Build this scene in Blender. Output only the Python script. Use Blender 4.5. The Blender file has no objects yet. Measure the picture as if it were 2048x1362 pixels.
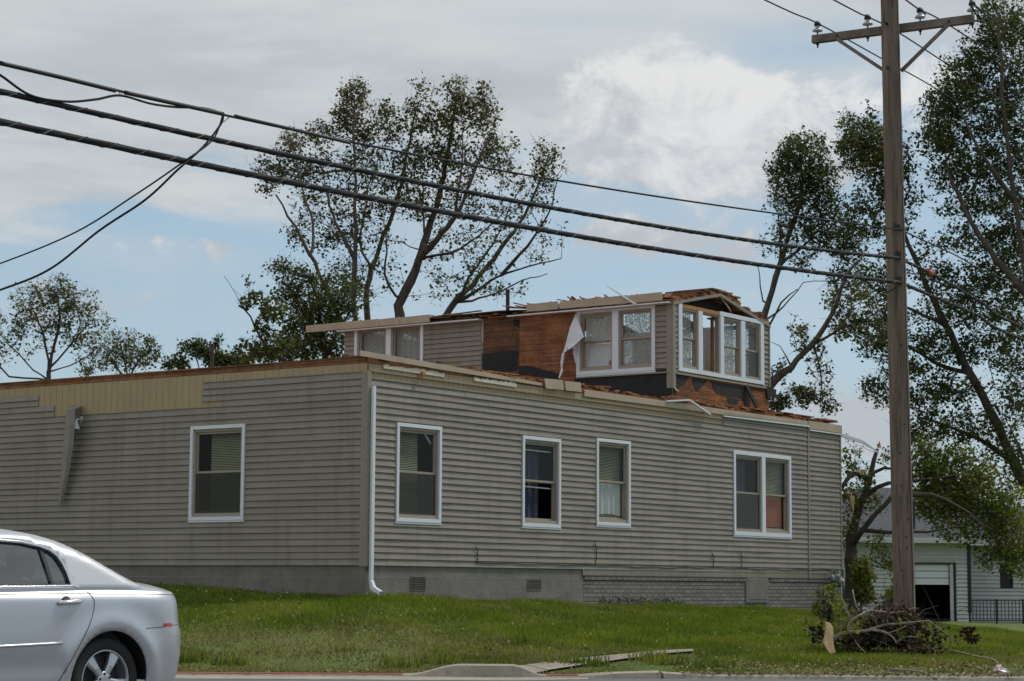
import bpy, bmesh, math, random
import numpy as np
from mathutils import Matrix, Vector, geometry
rnd = random.Random(7)
rng = np.random.default_rng(11)
R_ = math.radians
# ------------------------------------------------------------------ camera
F = 4200.0; CX, CY = 1024.0, 681.0; EYE = 1.06
PITCH = math.atan(490/4200); ROLL = R_(0.35)
S = bpy.context.scene; COL = S.collection
cam_d = bpy.data.cameras.new('camera'); cam = bpy.data.objects.new('camera', cam_d); COL.objects.link(cam)
cam_d.sensor_width = 36; cam_d.lens = F/2048*36; cam_d.clip_start = .2; cam_d.clip_end = 3000
CM = Matrix.Translation((0,0,EYE)) @ Matrix.Rotation(math.pi/2+PITCH,4,'X') @ Matrix.Rotation(ROLL,4,'Z')
cam.matrix_world = CM; S.camera = cam
def ray(px,py):
    return (CM.to_3x3() @ Vector(((px-CX)/F, -(py-CY)/F, -1))).normalized()
def at(px,py,Y):
    d = ray(px,py); return Vector((0,0,EYE)) + d*(Y/d.y)
# ------------------------------------------------------------------ light
SUN_EL, SUN_AZ = R_(54), R_(62)
S.view_settings.view_transform='Standard'; S.view_settings.look='None'; S.view_settings.gamma=1
S.view_settings.exposure = 0.0
w = bpy.data.worlds.new('World'); S.world = w; w.use_nodes = True
def build_world():
    nt = w.node_tree; N = nt.nodes; L = nt.links; N.clear()
    out = N.new('ShaderNodeOutputWorld'); bg = N.new('ShaderNodeBackground'); bg.inputs[1].default_value = .11
    sky = N.new('ShaderNodeTexSky'); sky.sky_type='NISHITA'; sky.sun_disc=False
    sky.sun_elevation=SUN_EL; sky.sun_rotation=SUN_AZ; sky.air_density=1.0; sky.dust_density=.6; sky.ozone_density=1.4
    tc = N.new('ShaderNodeTexCoord'); sep = N.new('ShaderNodeSeparateXYZ'); L.new(tc.outputs['Generated'], sep.inputs[0])
    def m(op,a,b=None,c=None,clamp=False):
        n = N.new('ShaderNodeMath'); n.operation=op; n.use_clamp=clamp
        for i,v in enumerate((a,b,c)):
            if v is None: continue
            if isinstance(v,(int,float)): n.inputs[i].default_value=v
            else: L.new(v,n.inputs[i])
        return n.outputs[0]
    az = m('ARCTAN2', sep.outputs[0], sep.outputs[1]); el = m('ARCSINE', sep.outputs[2])
    def noise(scale, det, rough, sx=1,sy=1,sz=1, dist=0):
        mp = N.new('ShaderNodeMapping'); mp.inputs['Scale'].default_value=(sx,sy,sz); L.new(tc.outputs['Generated'],mp.inputs[0])
        n = N.new('ShaderNodeTexNoise'); n.inputs['Scale'].default_value=scale; n.inputs['Detail'].default_value=det
        n.inputs['Roughness'].default_value=rough; n.inputs['Distortion'].default_value=dist; L.new(mp.outputs[0],n.inputs[0]); return n.outputs[0]
    n1 = noise(16,8,.6); n2 = noise(7,7,.58,1,1,4); n3 = noise(5,6,.6,1,1,5,.6); n4=noise(42,6,.6)
    n1c = m('MULTIPLY', m('SUBTRACT',n1,.5), 1.0)
    def rng_(v,a,b): # smooth map
        n=N.new('ShaderNodeMapRange'); n.interpolation_type='SMOOTHSTEP'; L.new(v,n.inputs[0]); n.inputs[1].default_value=a; n.inputs[2].default_value=b; return n.outputs[0]
    def blob(px,py,rx,ry,amp=1.0):
        d = ray(px,py); a0=math.atan2(d.x,d.y); e0=math.asin(d.z)
        dx = m('MULTIPLY', m('SUBTRACT',az,a0), F/rx); dy = m('MULTIPLY', m('SUBTRACT',el,e0), F/ry)
        r2 = m('ADD', m('MULTIPLY',dx,dx), m('MULTIPLY',dy,dy))
        return m('MULTIPLY', m('POWER', 2.718, m('MULTIPLY',r2,-1)), amp)
    def addall(l):
        a=l[0]
        for b in l[1:]: a=m('ADD',a,b)
        return a
    # high sheet of cloud: above a slanting edge
    e0 = math.asin(ray(300,425).z)
    edge = m('SUBTRACT', el, m('ADD', e0, m('MULTIPLY', m('ADD',az,.17), .16)))
    sheet = rng_(m('ADD', edge, m('MULTIPLY', m('SUBTRACT',n3,.5), .10)), -.006, .016)
    thin = addall([blob(1640,90,230,60,.85), blob(1180,40,230,30,.3), blob(1990,160,130,90,.5)])
    sheet = m('MULTIPLY', sheet, m('SUBTRACT', 1, m('MULTIPLY',thin, rng_(n2,.35,.62))), clamp=True)
    # heaps
    heaps = addall([blob(1250,175,130,62,.92), blob(1150,250,100,80,.62), blob(1370,235,170,90,.74), blob(1570,290,210,90,.72), blob(1270,345,240,55,.55), blob(1420,150,60,30,.25), blob(1700,200,120,60,.3), blob(1480,170,90,40,.45), blob(1900,160,110,90,.55),blob(1600,350,120,60,.5),
                    blob(1210,470,110,38,.75), blob(1470,520,90,50,.65), blob(440,492,50,26,.5), blob(1720,860,150,80,.8), blob(320,478,30,15,.35),
                    blob(150,620,120,50,.5), blob(1330,480,90,40,.45), blob(600,560,200,40,.3), blob(60,560,120,30,.3)])
    n5 = noise(21,10,.66,1,1,1.3,.35)
    hm = rng_(m('ADD', heaps, m('ADD', m('MULTIPLY',m('SUBTRACT',n5,.5),2.1), m('MULTIPLY',m('SUBTRACT',n4,.5),.6))), .26, .70)
    ec = math.asin(ray(1300,335).z)
    sh = rng_(m('ADD', m('SUBTRACT', el, ec), m('ADD', m('MULTIPLY',m('SUBTRACT',n5,.5),.22), m('MULTIPLY',m('SUBTRACT',az,.06),-.08))), -.03, .04)
    def mixc(f,a,b):
        n=N.new('ShaderNodeMix'); n.data_type='RGBA'; n.inputs[0].default_value=.5
        if isinstance(f,(int,float)): n.inputs[0].default_value=f
        else: L.new(f,n.inputs[0])
        for v,i in ((a,6),(b,7)):
            if isinstance(v,tuple): n.inputs[i].default_value=(*v,1)
            else: L.new(v,n.inputs[i])
        return n.outputs[2]
    base = mixc(.62, sky.outputs[0], (3.6,4.9,5.9))
    low = rng_(el, .14, 0.0)
    base = mixc(m('MULTIPLY',low,.35), base, (4.3,4.7,5.2))
    shc = mixc(rng_(m('ADD',m('MULTIPLY',n2,.6),m('MULTIPLY',n3,.4)),.36,.62), (4.35,4.7,5.0), (5.75,5.95,6.05))
    wisp = rng_(m('ADD',m('MULTIPLY',n3,.6),m('MULTIPLY',n5,.4)),.40,.66)
    base = mixc(m('MULTIPLY',wisp,.38), base, (5.2,5.5,5.7))
    c = mixc(m('MULTIPLY',sheet,.93), base, shc)
    hc = mixc(sh, (4.4,4.65,5.0), (7.2,7.2,7.2))
    c = mixc(m('MULTIPLY',hm,.88), c, hc)
    # towards the sun and overhead the cloud is brighter
    L.new(c,bg.inputs[0]); L.new(bg.outputs[0],out.inputs[0])
build_world()
sd = bpy.data.lights.new('sun','SUN'); sd.energy=2.0; sd.angle=R_(8); sd.color=(1,.95,.87)
sun = bpy.data.objects.new('sun', sd); COL.objects.link(sun)
sv = Vector((math.sin(SUN_AZ)*math.cos(SUN_EL), math.cos(SUN_AZ)*math.cos(SUN_EL), math.sin(SUN_EL)))
sun.rotation_euler = (-sv).to_track_quat('-Z','Y').to_euler(); sun.location=(0,0,30)

# ------------------------------------------------------------------ materials
def mat(name, col, rough=.7, metal=0, var=0.0, vscale=3, col2=None, bump=0, bscale=20, stretch=(1,1,1), island=0, coat=0, spec=.5, v2=None):
    m_ = bpy.data.materials.new(name); m_.use_nodes=True; nt=m_.node_tree; N=nt.nodes; L=nt.links
    b = N['Principled BSDF']; b.inputs['Roughness'].default_value=rough; b.inputs['Metallic'].default_value=metal
    b.inputs['Coat Weight'].default_value=coat; b.inputs['Specular IOR Level'].default_value=spec
    b.inputs['Base Color'].default_value=(*col,1)
    tc=N.new('ShaderNodeTexCoord'); mp=N.new('ShaderNodeMapping'); mp.inputs['Scale'].default_value=stretch; L.new(tc.outputs['Object'],mp.inputs[0])
    cur=None
    if var or col2:
        n=N.new('ShaderNodeTexNoise'); n.inputs['Scale'].default_value=vscale; n.inputs['Detail'].default_value=6; n.inputs['Roughness'].default_value=.65
        L.new(mp.outputs[0],n.inputs[0])
        r=N.new('ShaderNodeMapRange'); r.inputs[1].default_value=.34; r.inputs[2].default_value=.66; L.new(n.outputs[0],r.inputs[0])
        x=N.new('ShaderNodeMix'); x.data_type='RGBA'; L.new(r.outputs[0],x.inputs[0])
        c2 = col2 or tuple(min(1,c*(1+var)) for c in col); c1 = col if col2 else tuple(c*(1-var) for c in col)
        x.inputs[6].default_value=(*c1,1); x.inputs[7].default_value=(*c2,1); cur=x.outputs[2]
    if v2:   # second, finer or coarser layer of blotches
        n=N.new('ShaderNodeTexNoise'); n.inputs['Scale'].default_value=v2[1]; n.inputs['Detail'].default_value=8; n.inputs['Roughness'].default_value=.7; L.new(mp.outputs[0],n.inputs[0])
        r=N.new('ShaderNodeMapRange'); r.inputs[1].default_value=v2[2]; r.inputs[2].default_value=v2[3]; L.new(n.outputs[0],r.inputs[0])
        x=N.new('ShaderNodeMix'); x.data_type='RGBA'; L.new(r.outputs[0],x.inputs[0])
        if cur: L.new(cur,x.inputs[6])
        else: x.inputs[6].default_value=(*col,1)
        x.inputs[7].default_value=(*v2[0],1); cur=x.outputs[2]
    if island:
        g=N.new('ShaderNodeNewGeometry'); r=N.new('ShaderNodeMapRange'); r.inputs[3].default_value=1-island; r.inputs[4].default_value=1+island
        L.new(g.outputs['Random Per Island'],r.inputs[0])
        x=N.new('ShaderNodeMix'); x.data_type='RGBA'; x.blend_type='MULTIPLY'; x.inputs[0].default_value=1
        if cur: L.new(cur,x.inputs[6])
        else: x.inputs[6].default_value=(*col,1)
        L.new(r.outputs[0],x.inputs[7]); cur=x.outputs[2]
    if cur: L.new(cur,b.inputs['Base Color'])
    if bump:
        n=N.new('ShaderNodeTexNoise'); n.inputs['Scale'].default_value=bscale; n.inputs['Detail'].default_value=8; L.new(mp.outputs[0],n.inputs[0])
        bp=N.new('ShaderNodeBump'); bp.inputs['Strength'].default_value=bump; bp.inputs['Distance'].default_value=.02; L.new(n.outputs[0],bp.inputs['Height']); L.new(bp.outputs[0],b.inputs['Normal'])
    return m_
M = {}
M['siding'] = mat('vinyl_siding',(.262,.228,.186),.55,var=.07,vscale=1.1,stretch=(1,1,2.5),v2=((.19,.165,.13),.6,.48,.8))
def streaks(m_):
    nt=m_.node_tree; N=nt.nodes; L=nt.links; b=N['Principled BSDF']; src=b.inputs['Base Color'].links[0].from_socket
    tc=N.new('ShaderNodeTexCoord'); mp=N.new('ShaderNodeMapping'); mp.inputs['Scale'].default_value=(5,5,.35); L.new(tc.outputs['Object'],mp.inputs[0])
    n=N.new('ShaderNodeTexNoise'); n.inputs['Scale'].default_value=1.3; n.inputs['Detail'].default_value=7; L.new(mp.outputs[0],n.inputs[0])
    r=N.new('ShaderNodeMapRange'); r.inputs[1].default_value=.5; r.inputs[2].default_value=.78; r.inputs[4].default_value=.6; L.new(n.outputs[0],r.inputs[0])
    x=N.new('ShaderNodeMix'); x.data_type='RGBA'; L.new(r.outputs[0],x.inputs[0]); L.new(src,x.inputs[6]); x.inputs[7].default_value=(.165,.135,.10,1); L.new(x.outputs[2],b.inputs['Base Color'])
streaks(M['siding'])
M['siding_trim'] = mat('siding_trim',(.285,.245,.195),.5,var=.05)
M['tan'] = mat('tan_panel',(.42,.315,.185),.75,var=.08,vscale=2,v2=((.33,.25,.16),6,.6,.8),stretch=(1,1,.3))
M['fascia'] = mat('beige_fascia',(.46,.365,.27),.6,var=.1,vscale=3)
M['brown'] = mat('raw_wood',(.15,.058,.024),.85,col2=(.28,.12,.05),vscale=4,stretch=(1,1,1),bump=.4,bscale=30,island=.35)
M['lath'] = mat('sheathing_strips',(.18,.056,.019),.85,col2=(.39,.14,.04),vscale=3,v2=((.10,.035,.016),1.1,.56,.75),bump=.4,bscale=25,island=.34,stretch=(1,1,1))
M['lathdark'] = mat('stained_sheathing_strips',(.07,.028,.014),.85,col2=(.22,.075,.025),vscale=4,bump=.4,island=.4)
M['lath_pale'] = mat('pale_split_wood',(.55,.36,.16),.85,col2=(.32,.16,.06),vscale=8,bump=.4)
M['tar'] = mat('tar_paper',(.018,.017,.018),.8,var=.3,vscale=5,bump=.6,bscale=6)
M['white'] = mat('white_trim',(.74,.77,.83),.45,var=.03,vscale=2,v2=((.5,.5,.5),5,.62,.85))
M['sash'] = mat('tan_sash',(.34,.285,.225),.5,var=.05)
M['concrete'] = mat('foundation_concrete',(.20,.185,.165),.9,var=.16,vscale=1.4,v2=((.12,.11,.1),4,.5,.8),bump=.4,bscale=30)
M['pave'] = mat('pale_concrete',(.36,.32,.26),.9,var=.15,vscale=2,v2=((.2,.18,.15),7,.5,.75),bump=.4,bscale=50)
M['asphalt'] = mat('asphalt',(.16,.155,.16),.9,var=.12,vscale=.7,v2=((.09,.09,.09),60,.45,.7),bump=.4,bscale=120)
M['redpad'] = mat('red_tactile',(.36,.055,.05),.8,var=.2,vscale=6)
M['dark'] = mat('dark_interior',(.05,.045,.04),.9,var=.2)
M['plaster'] = mat('room_plaster',(.5,.47,.42),.9,var=.1)
M['pole'] = mat('weathered_pole',(.12,.085,.062),.9,col2=(.235,.18,.14),vscale=11,stretch=(1,1,.06),bump=1,bscale=22,v2=((.05,.035,.027),26,.52,.66))
M['armwood'] = mat('crossarm_wood',(.13,.10,.085),.9,col2=(.24,.19,.16),vscale=6,bump=.5)
M['porcelain'] = mat('grey_porcelain',(.45,.47,.5),.2,coat=.5)
M['black'] = mat('black_rubber',(.018,.017,.019),.55,var=.2)
M['cable'] = mat('cable_sheath',(.018,.016,.019),.7,spec=.25)
M['steel'] = mat('galvanised_steel',(.4,.41,.43),.45,metal=.7)
M['lash'] = mat('lashing_wire',(.12,.12,.125),.6)
M['orange'] = mat('orange_tag',(.65,.10,.03),.6)
M['bark'] = mat('grey_brown_bark',(.055,.042,.035),.95,col2=(.11,.085,.07),vscale=10,bump=.5,stretch=(1,1,.4))
M['bark2'] = mat('pale_bark',(.21,.165,.135),.9,col2=(.33,.27,.23),vscale=12,bump=.5)
M['splint'] = mat('fresh_split_wood',(.80,.56,.34),.8,col2=(.62,.38,.18),vscale=9,bump=.7,bscale=22)
M['brickm'] = None
M['iron'] = mat('black_iron',(.015,.015,.016),.5)
M['ngwhite'] = mat('neighbour_siding',(.55,.55,.53),.6,var=.06)
M['shingle'] = mat('dark_shingles',(.055,.06,.072),.95,col2=(.10,.105,.12),vscale=14,stretch=(1,1,3),bump=.5)
M['meter'] = mat('meter_grey',(.13,.16,.18),.5,var=.15)
M['cream'] = mat('cream_cap',(.5,.48,.4),.5)
M['lamp'] = mat('white_plastic',(.75,.78,.78),.35)
M['pinkish'] = mat('pink_insulation',(.55,.22,.13),.95,var=.2,vscale=30)
M['pink'] = mat('pink_flower',(.75,.12,.25),.8)
M['foam'] = mat('foam_board_edge',(.62,.58,.47),.9,var=.15,vscale=12,bump=.6)
M['deadleaf'] = mat('dead_leaves',(.11,.055,.025),.9,island=.7,col2=(.05,.038,.018),vscale=3)
M['blind'] = mat('cream_blind',(.42,.41,.25),.6,var=.1)
M['curtaind'] = mat('navy_curtain',(.035,.04,.07),.95,var=.3)
M['plywood'] = mat('red_brown_board',(.34,.078,.022),.8,var=.15,vscale=5)
def leafmat(name, c1, c2, island=.35, tr=.45):
    m_=bpy.data.materials.new(name); m_.use_nodes=True; nt=m_.node_tree; N=nt.nodes; L=nt.links; N.clear()
    out=N.new('ShaderNodeOutputMaterial'); d=N.new('ShaderNodeBsdfDiffuse'); t=N.new('ShaderNodeBsdfTranslucent'); g=N.new('ShaderNodeBsdfGlossy'); g.inputs['Roughness'].default_value=.45
    tc=N.new('ShaderNodeTexCoord'); n=N.new('ShaderNodeTexNoise'); n.inputs['Scale'].default_value=.9; n.inputs['Detail'].default_value=4; L.new(tc.outputs['Object'],n.inputs[0])
    r=N.new('ShaderNodeMapRange'); r.inputs[1].default_value=.38; r.inputs[2].default_value=.62; L.new(n.outputs[0],r.inputs[0])
    x=N.new('ShaderNodeMix'); x.data_type='RGBA'; L.new(r.outputs[0],x.inputs[0]); x.inputs[6].default_value=(*c1,1); x.inputs[7].default_value=(*c2,1)
    ge=N.new('ShaderNodeNewGeometry'); r2=N.new('ShaderNodeMapRange'); r2.inputs[3].default_value=1-island; r2.inputs[4].default_value=1+island; L.new(ge.outputs['Random Per Island'],r2.inputs[0])
    y=N.new('ShaderNodeMix'); y.data_type='RGBA'; y.blend_type='MULTIPLY'; y.inputs[0].default_value=1; L.new(x.outputs[2],y.inputs[6]); L.new(r2.outputs[0],y.inputs[7])
    L.new(y.outputs[2],d.inputs[0]); L.new(y.outputs[2],t.inputs[0])
    a=N.new('ShaderNodeMixShader'); a.inputs[0].default_value=tr; L.new(d.outputs[0],a.inputs[1]); L.new(t.outputs[0],a.inputs[2])
    b=N.new('ShaderNodeMixShader'); b.inputs[0].default_value=.02; L.new(a.outputs[0],b.inputs[1]); L.new(g.outputs[0],b.inputs[2]); L.new(b.outputs[0],out.inputs[0])
    return m_
M['leaf'] = leafmat('maple_leaves',(.085,.098,.028),(.15,.14,.05),.55,.5)
M['leafd'] = leafmat('dark_leaves',(.060,.092,.024),(.115,.135,.040),.5,.5)
M['leafg'] = leafmat('fresh_leaves',(.13,.19,.020),(.26,.27,.045),.5,.55)
M['leafy'] = leafmat('yellow_leaves',(.13,.17,.015),(.22,.2,.02))
M['leafp'] = leafmat('olive_leaves',(.11,.125,.040),(.19,.185,.07),.5)
def glassmat(name, tint, refl=.12, body=0.0, bodycol=(.3,.32,.33)):
    m_=bpy.data.materials.new(name); m_.use_nodes=True; nt=m_.node_tree; N=nt.nodes; L=nt.links; N.clear()
    out=N.new('ShaderNodeOutputMaterial'); t=N.new('ShaderNodeBsdfTransparent'); t.inputs[0].default_value=(*tint,1)
    g=N.new('ShaderNodeBsdfGlossy'); g.inputs['Roughness'].default_value=.02; ge=N.new('ShaderNodeNewGeometry'); dt=N.new('ShaderNodeVectorMath'); dt.operation='DOT_PRODUCT'; L.new(ge.outputs['Incoming'],dt.inputs[0]); L.new(ge.outputs['Normal'],dt.inputs[1])
    ab=N.new('ShaderNodeMath'); ab.operation='ABSOLUTE'; L.new(dt.outputs['Value'],ab.inputs[0]); iv=N.new('ShaderNodeMath'); iv.operation='SUBTRACT'; iv.inputs[0].default_value=1; L.new(ab.outputs[0],iv.inputs[1])
    p5=N.new('ShaderNodeMath'); p5.operation='POWER'; p5.inputs[1].default_value=5; L.new(iv.outputs[0],p5.inputs[0])
    ad=N.new('ShaderNodeMath'); ad.operation='MULTIPLY_ADD'; ad.use_clamp=True; ad.inputs[1].default_value=.95; ad.inputs[2].default_value=refl; L.new(p5.outputs[0],ad.inputs[0])
    src=t
    if body:
        d=N.new('ShaderNodeBsdfDiffuse'); d.inputs[0].default_value=(*bodycol,1); q=N.new('ShaderNodeMixShader'); q.inputs[0].default_value=body
        L.new(t.outputs[0],q.inputs[1]); L.new(d.outputs[0],q.inputs[2]); src=q
    x=N.new('ShaderNodeMixShader'); L.new(ad.outputs[0],x.inputs[0]); L.new(src.outputs[0],x.inputs[1]); L.new(g.outputs[0],x.inputs[2]); L.new(x.outputs[0],out.inputs[0])
    return m_
M['glass'] = glassmat('window_glass',(.86,.89,.87),.022)
M['screen'] = glassmat('insect_screen',(.75,.76,.76),.0,.62,(.085,.088,.08))
M['carglass'] = glassmat('tinted_car_glass',(.42,.52,.54),.24)
def lacemat(name, lo, hi, scale, col, trans=.5, stretch=(1,1,1)):
    m_=bpy.data.materials.new(name); m_.use_nodes=True; nt=m_.node_tree; N=nt.nodes; L=nt.links; N.clear()
    out=N.new('ShaderNodeOutputMaterial'); d=N.new('ShaderNodeBsdfDiffuse'); d.inputs[0].default_value=(*col,1); tl=N.new('ShaderNodeBsdfTranslucent'); tl.inputs[0].default_value=(*col,1)
    a=N.new('ShaderNodeMixShader'); a.inputs[0].default_value=trans; L.new(d.outputs[0],a.inputs[1]); L.new(tl.outputs[0],a.inputs[2])
    tc=N.new('ShaderNodeTexCoord'); mp=N.new('ShaderNodeMapping'); mp.inputs['Scale'].default_value=stretch; L.new(tc.outputs['Object'],mp.inputs[0])
    n=N.new('ShaderNodeTexNoise'); n.inputs['Scale'].default_value=scale; n.inputs['Detail'].default_value=5; n.inputs['Roughness'].default_value=.7; L.new(mp.outputs[0],n.inputs[0])
    r=N.new('ShaderNodeMapRange'); r.inputs[1].default_value=lo; r.inputs[2].default_value=hi; L.new(n.outputs[0],r.inputs[0])
    t=N.new('ShaderNodeBsdfTransparent'); x=N.new('ShaderNodeMixShader'); L.new(r.outputs[0],x.inputs[0]); L.new(t.outputs[0],x.inputs[1]); L.new(a.outputs[0],x.inputs[2]); L.new(x.outputs[0],out.inputs[0])
    return m_
M['lace'] = lacemat('lace_curtain',.20,.5,30,(.82,.84,.83),.6)
M['lace_thin'] = lacemat('worn_lace',.36,.56,34,(.66,.68,.67),.6)
M['ruffle'] = lacemat('ruffled_lace',.10,.42,26,(.88,.9,.9),.3,(1,1,.35))
M['wrap'] = mat('white_housewrap',(.72,.73,.77),.6,var=.05,vscale=4)
M['ink'] = mat('black_print',(.02,.02,.03),.7)
M['paint'] = mat('silver_car_paint',(.54,.55,.575),.38,metal=.65,coat=.5)
M['chrome'] = mat('chrome',(.8,.8,.82),.12,metal=1)
M['alloy'] = mat('alloy_wheel',(.55,.55,.57),.3,metal=.8)
M['redlens'] = mat('red_lens',(.5,.03,.04),.25,coat=.6)
M['headlens'] = mat('clear_lens',(.6,.63,.66),.15,coat=.6)
M['tyre'] = mat('tyre_rubber',(.022,.021,.021),.75,var=.2)
M['seam'] = mat('door_gap',(.05,.05,.055),.8)
M['seat'] = mat('grey_seat_cloth',(.08,.085,.09),.9)
# painted brick foundation
def brickmat():
    m_=mat('painted_brick',(.2,.185,.165),.9,var=.1,bump=0); nt=m_.node_tree; N=nt.nodes; L=nt.links; b=N['Principled BSDF']
    tc=N.new('ShaderNodeTexCoord'); sp=N.new('ShaderNodeSeparateXYZ'); L.new(tc.outputs['Object'],sp.inputs[0]); cb=N.new('ShaderNodeCombineXYZ'); L.new(sp.outputs[0],cb.inputs[0]); L.new(sp.outputs[2],cb.inputs[1])
    br=N.new('ShaderNodeTexBrick'); br.inputs['Scale'].default_value=1; br.inputs['Brick Width'].default_value=.21; br.inputs['Row Height'].default_value=.072; br.inputs['Mortar Size'].default_value=.007; br.inputs['Mortar Smooth'].default_value=.3
    br.inputs['Color1'].default_value=(.25,.23,.21,1); br.inputs['Color2'].default_value=(.18,.165,.15,1); br.inputs['Mortar'].default_value=(.05,.047,.044,1)
    L.new(cb.outputs[0],br.inputs[0]); L.new(br.outputs[0],b.inputs['Base Color'])
    n=N.new('ShaderNodeTexNoise'); n.inputs['Scale'].default_value=30; L.new(tc.outputs['Object'],n.inputs[0])
    mm=N.new('ShaderNodeMath'); mm.operation='MULTIPLY_ADD'; mm.inputs[1].default_value=-1; L.new(br.outputs['Fac'],mm.inputs[0]); L.new(n.outputs[0],mm.inputs[2])
    bp=N.new('ShaderNodeBump'); bp.inputs['Strength'].default_value=.8; bp.inputs['Distance'].default_value=.012; L.new(mm.outputs[0],bp.inputs['Height']); L.new(bp.outputs[0],b.inputs['Normal'])
    return m_
M['brickm']=brickmat()

# ------------------------------------------------------------------ object helpers
def tag(o,label=None,cat=None,group=None,kind=None):
    if label: o['label']=label
    if cat: o['category']=cat
    if group: o['group']=group
    if kind: o['kind']=kind
    return o
def empty(name,loc=(0,0,0),rz=0,label=None,cat=None,group=None):
    o=bpy.data.objects.new(name,None); COL.objects.link(o); o.location=loc; o.rotation_euler=(0,0,rz); o.empty_display_size=.3
    return tag(o,label,cat,group)
class MB:
    def __init__(s): s.v=[]; s.f=[]
    def add(s,vs,fs):
        b=len(s.v); s.v+=[tuple(x) for x in vs]; s.f+=[tuple(i+b for i in f) for f in fs]; return s
    def box(s,x0,x1,y0,y1,z0,z1):
        return s.add([(x0,y0,z0),(x1,y0,z0),(x1,y1,z0),(x0,y1,z0),(x0,y0,z1),(x1,y0,z1),(x1,y1,z1),(x0,y1,z1)],
            [(0,3,2,1),(4,5,6,7),(0,1,5,4),(1,2,6,5),(2,3,7,6),(3,0,4,7)])
    def beam(s,a,b,w_,h,up=(0,0,1),w2=None,h2=None):   # box bar from a to b
        a=Vector(a);b=Vector(b);d=(b-a).normalized(); u=Vector(up); sx=d.cross(u)
        if sx.length<1e-4: sx=d.cross(Vector((1,0,0)))
        sx.normalize(); u=sx.cross(d).normalized(); w2=w_ if w2 is None else w2; h2=h if h2 is None else h2
        vs=[]
        for p,ww,hh in ((a,w_,h),(b,w2,h2)):
            for i,j in ((-1,-1),(1,-1),(1,1),(-1,1)): vs.append(p+sx*i*ww/2+u*j*hh/2)
        return s.add(vs,[(0,1,2,3),(7,6,5,4),(0,4,5,1),(1,5,6,2),(2,6,7,3),(3,7,4,0)])
    def tube(s,pts,r,n=8,caps=True):
        pts=[Vector(p) for p in pts]; k=len(pts); rs=r if isinstance(r,(list,tuple)) else [r]*k
        base=len(s.v); prev=None
        for i,p in enumerate(pts):
            d=(pts[min(i+1,k-1)]-pts[max(i-1,0)]).normalized()
            if prev is None: sx=d.orthogonal().normalized()
            else:
                sx=(prev-d*prev.dot(d)); sx=sx.normalized() if sx.length>1e-6 else d.orthogonal().normalized()
            prev=sx; sy=d.cross(sx)
            for j in range(n):
                a=2*math.pi*j/n; s.v.append(tuple(p+(sx*math.cos(a)+sy*math.sin(a))*rs[i]))
        for i in range(k-1):
            for j in range(n):
                a=base+i*n+j; b=base+i*n+(j+1)%n; s.f.append((a,b,b+n,a+n))
        if caps: s.f.append(tuple(base+j for j in reversed(range(n)))); s.f.append(tuple(base+(k-1)*n+j for j in range(n)))
        return s
    def lathe(s,prof,c=(0,0,0),n=20,axis='Z',caps=True):
        base=len(s.v)
        for (r,h) in prof:
            for j in range(n):
                a=2*math.pi*j/n; x,y=r*math.cos(a),r*math.sin(a)
                s.v.append({'Z':(c[0]+x,c[1]+y,c[2]+h),'Y':(c[0]+x,c[1]+h,c[2]+y),'X':(c[0]+h,c[1]+x,c[2]+y)}[axis])
        for i in range(len(prof)-1):
            for j in range(n):
                a=base+i*n+j; b=base+i*n+(j+1)%n; s.f.append((a,b,b+n,a+n))
        if caps: s.f.append(tuple(base+j for j in range(n))); s.f.append(tuple(base+(len(prof)-1)*n+j for j in reversed(range(n))))
        return s
    def prism(s,poly,fn,d0,d1):   # poly of (u,z) mapped by fn(u,d,z)
        n=len(poly); return s.add([fn(u,d0,z) for u,z in poly]+[fn(u,d1,z) for u,z in poly],
            [tuple(range(n)),tuple(reversed(range(n,2*n)))]+[(i,(i+1)%n,n+(i+1)%n,n+i) for i in range(n)])
    def build(s,name,m_,parent=None,smooth=False,bevel=0,fix=True,sub=0):
        me=bpy.data.meshes.new(name); me.from_pydata(s.v,[],s.f); me.materials.append(m_)
        if fix:
            bm=bmesh.new(); bm.from_mesh(me); bmesh.ops.recalc_face_normals(bm,faces=bm.faces); bm.to_mesh(me); bm.free()
        if smooth: me.polygons.foreach_set('use_smooth',[True]*len(me.polygons))
        o=bpy.data.objects.new(name,me); COL.objects.link(o)
        if parent: o.parent=parent
        if bevel:
            b=o.modifiers.new('bevel','BEVEL'); b.width=bevel; b.segments=2; b.limit_method='ANGLE'
        if sub:
            q=o.modifiers.new('sub','SUBSURF'); q.levels=sub; q.render_levels=sub
        return o
def npmesh(name,V,FACES,m_,parent=None,smooth=False):   # V (n,3), FACES (m,k) same size
    me=bpy.data.meshes.new(name); n,k=FACES.shape
    me.vertices.add(len(V)); me.vertices.foreach_set('co',np.ascontiguousarray(V,dtype=np.float32).ravel())
    me.loops.add(n*k); me.loops.foreach_set('vertex_index',FACES.astype(np.int32).ravel())
    me.polygons.add(n); me.polygons.foreach_set('loop_start',np.arange(0,n*k,k,dtype=np.int32)); me.polygons.foreach_set('loop_total',np.full(n,k,dtype=np.int32))
    if smooth: me.polygons.foreach_set('use_smooth',np.ones(n,dtype=bool))
    me.update(calc_edges=True); me.materials.append(m_)
    o=bpy.data.objects.new(name,me); COL.objects.link(o)
    if parent: o.parent=parent
    return o
def single(o,label,cat,group=None): return tag(o,label,cat,group)

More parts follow.
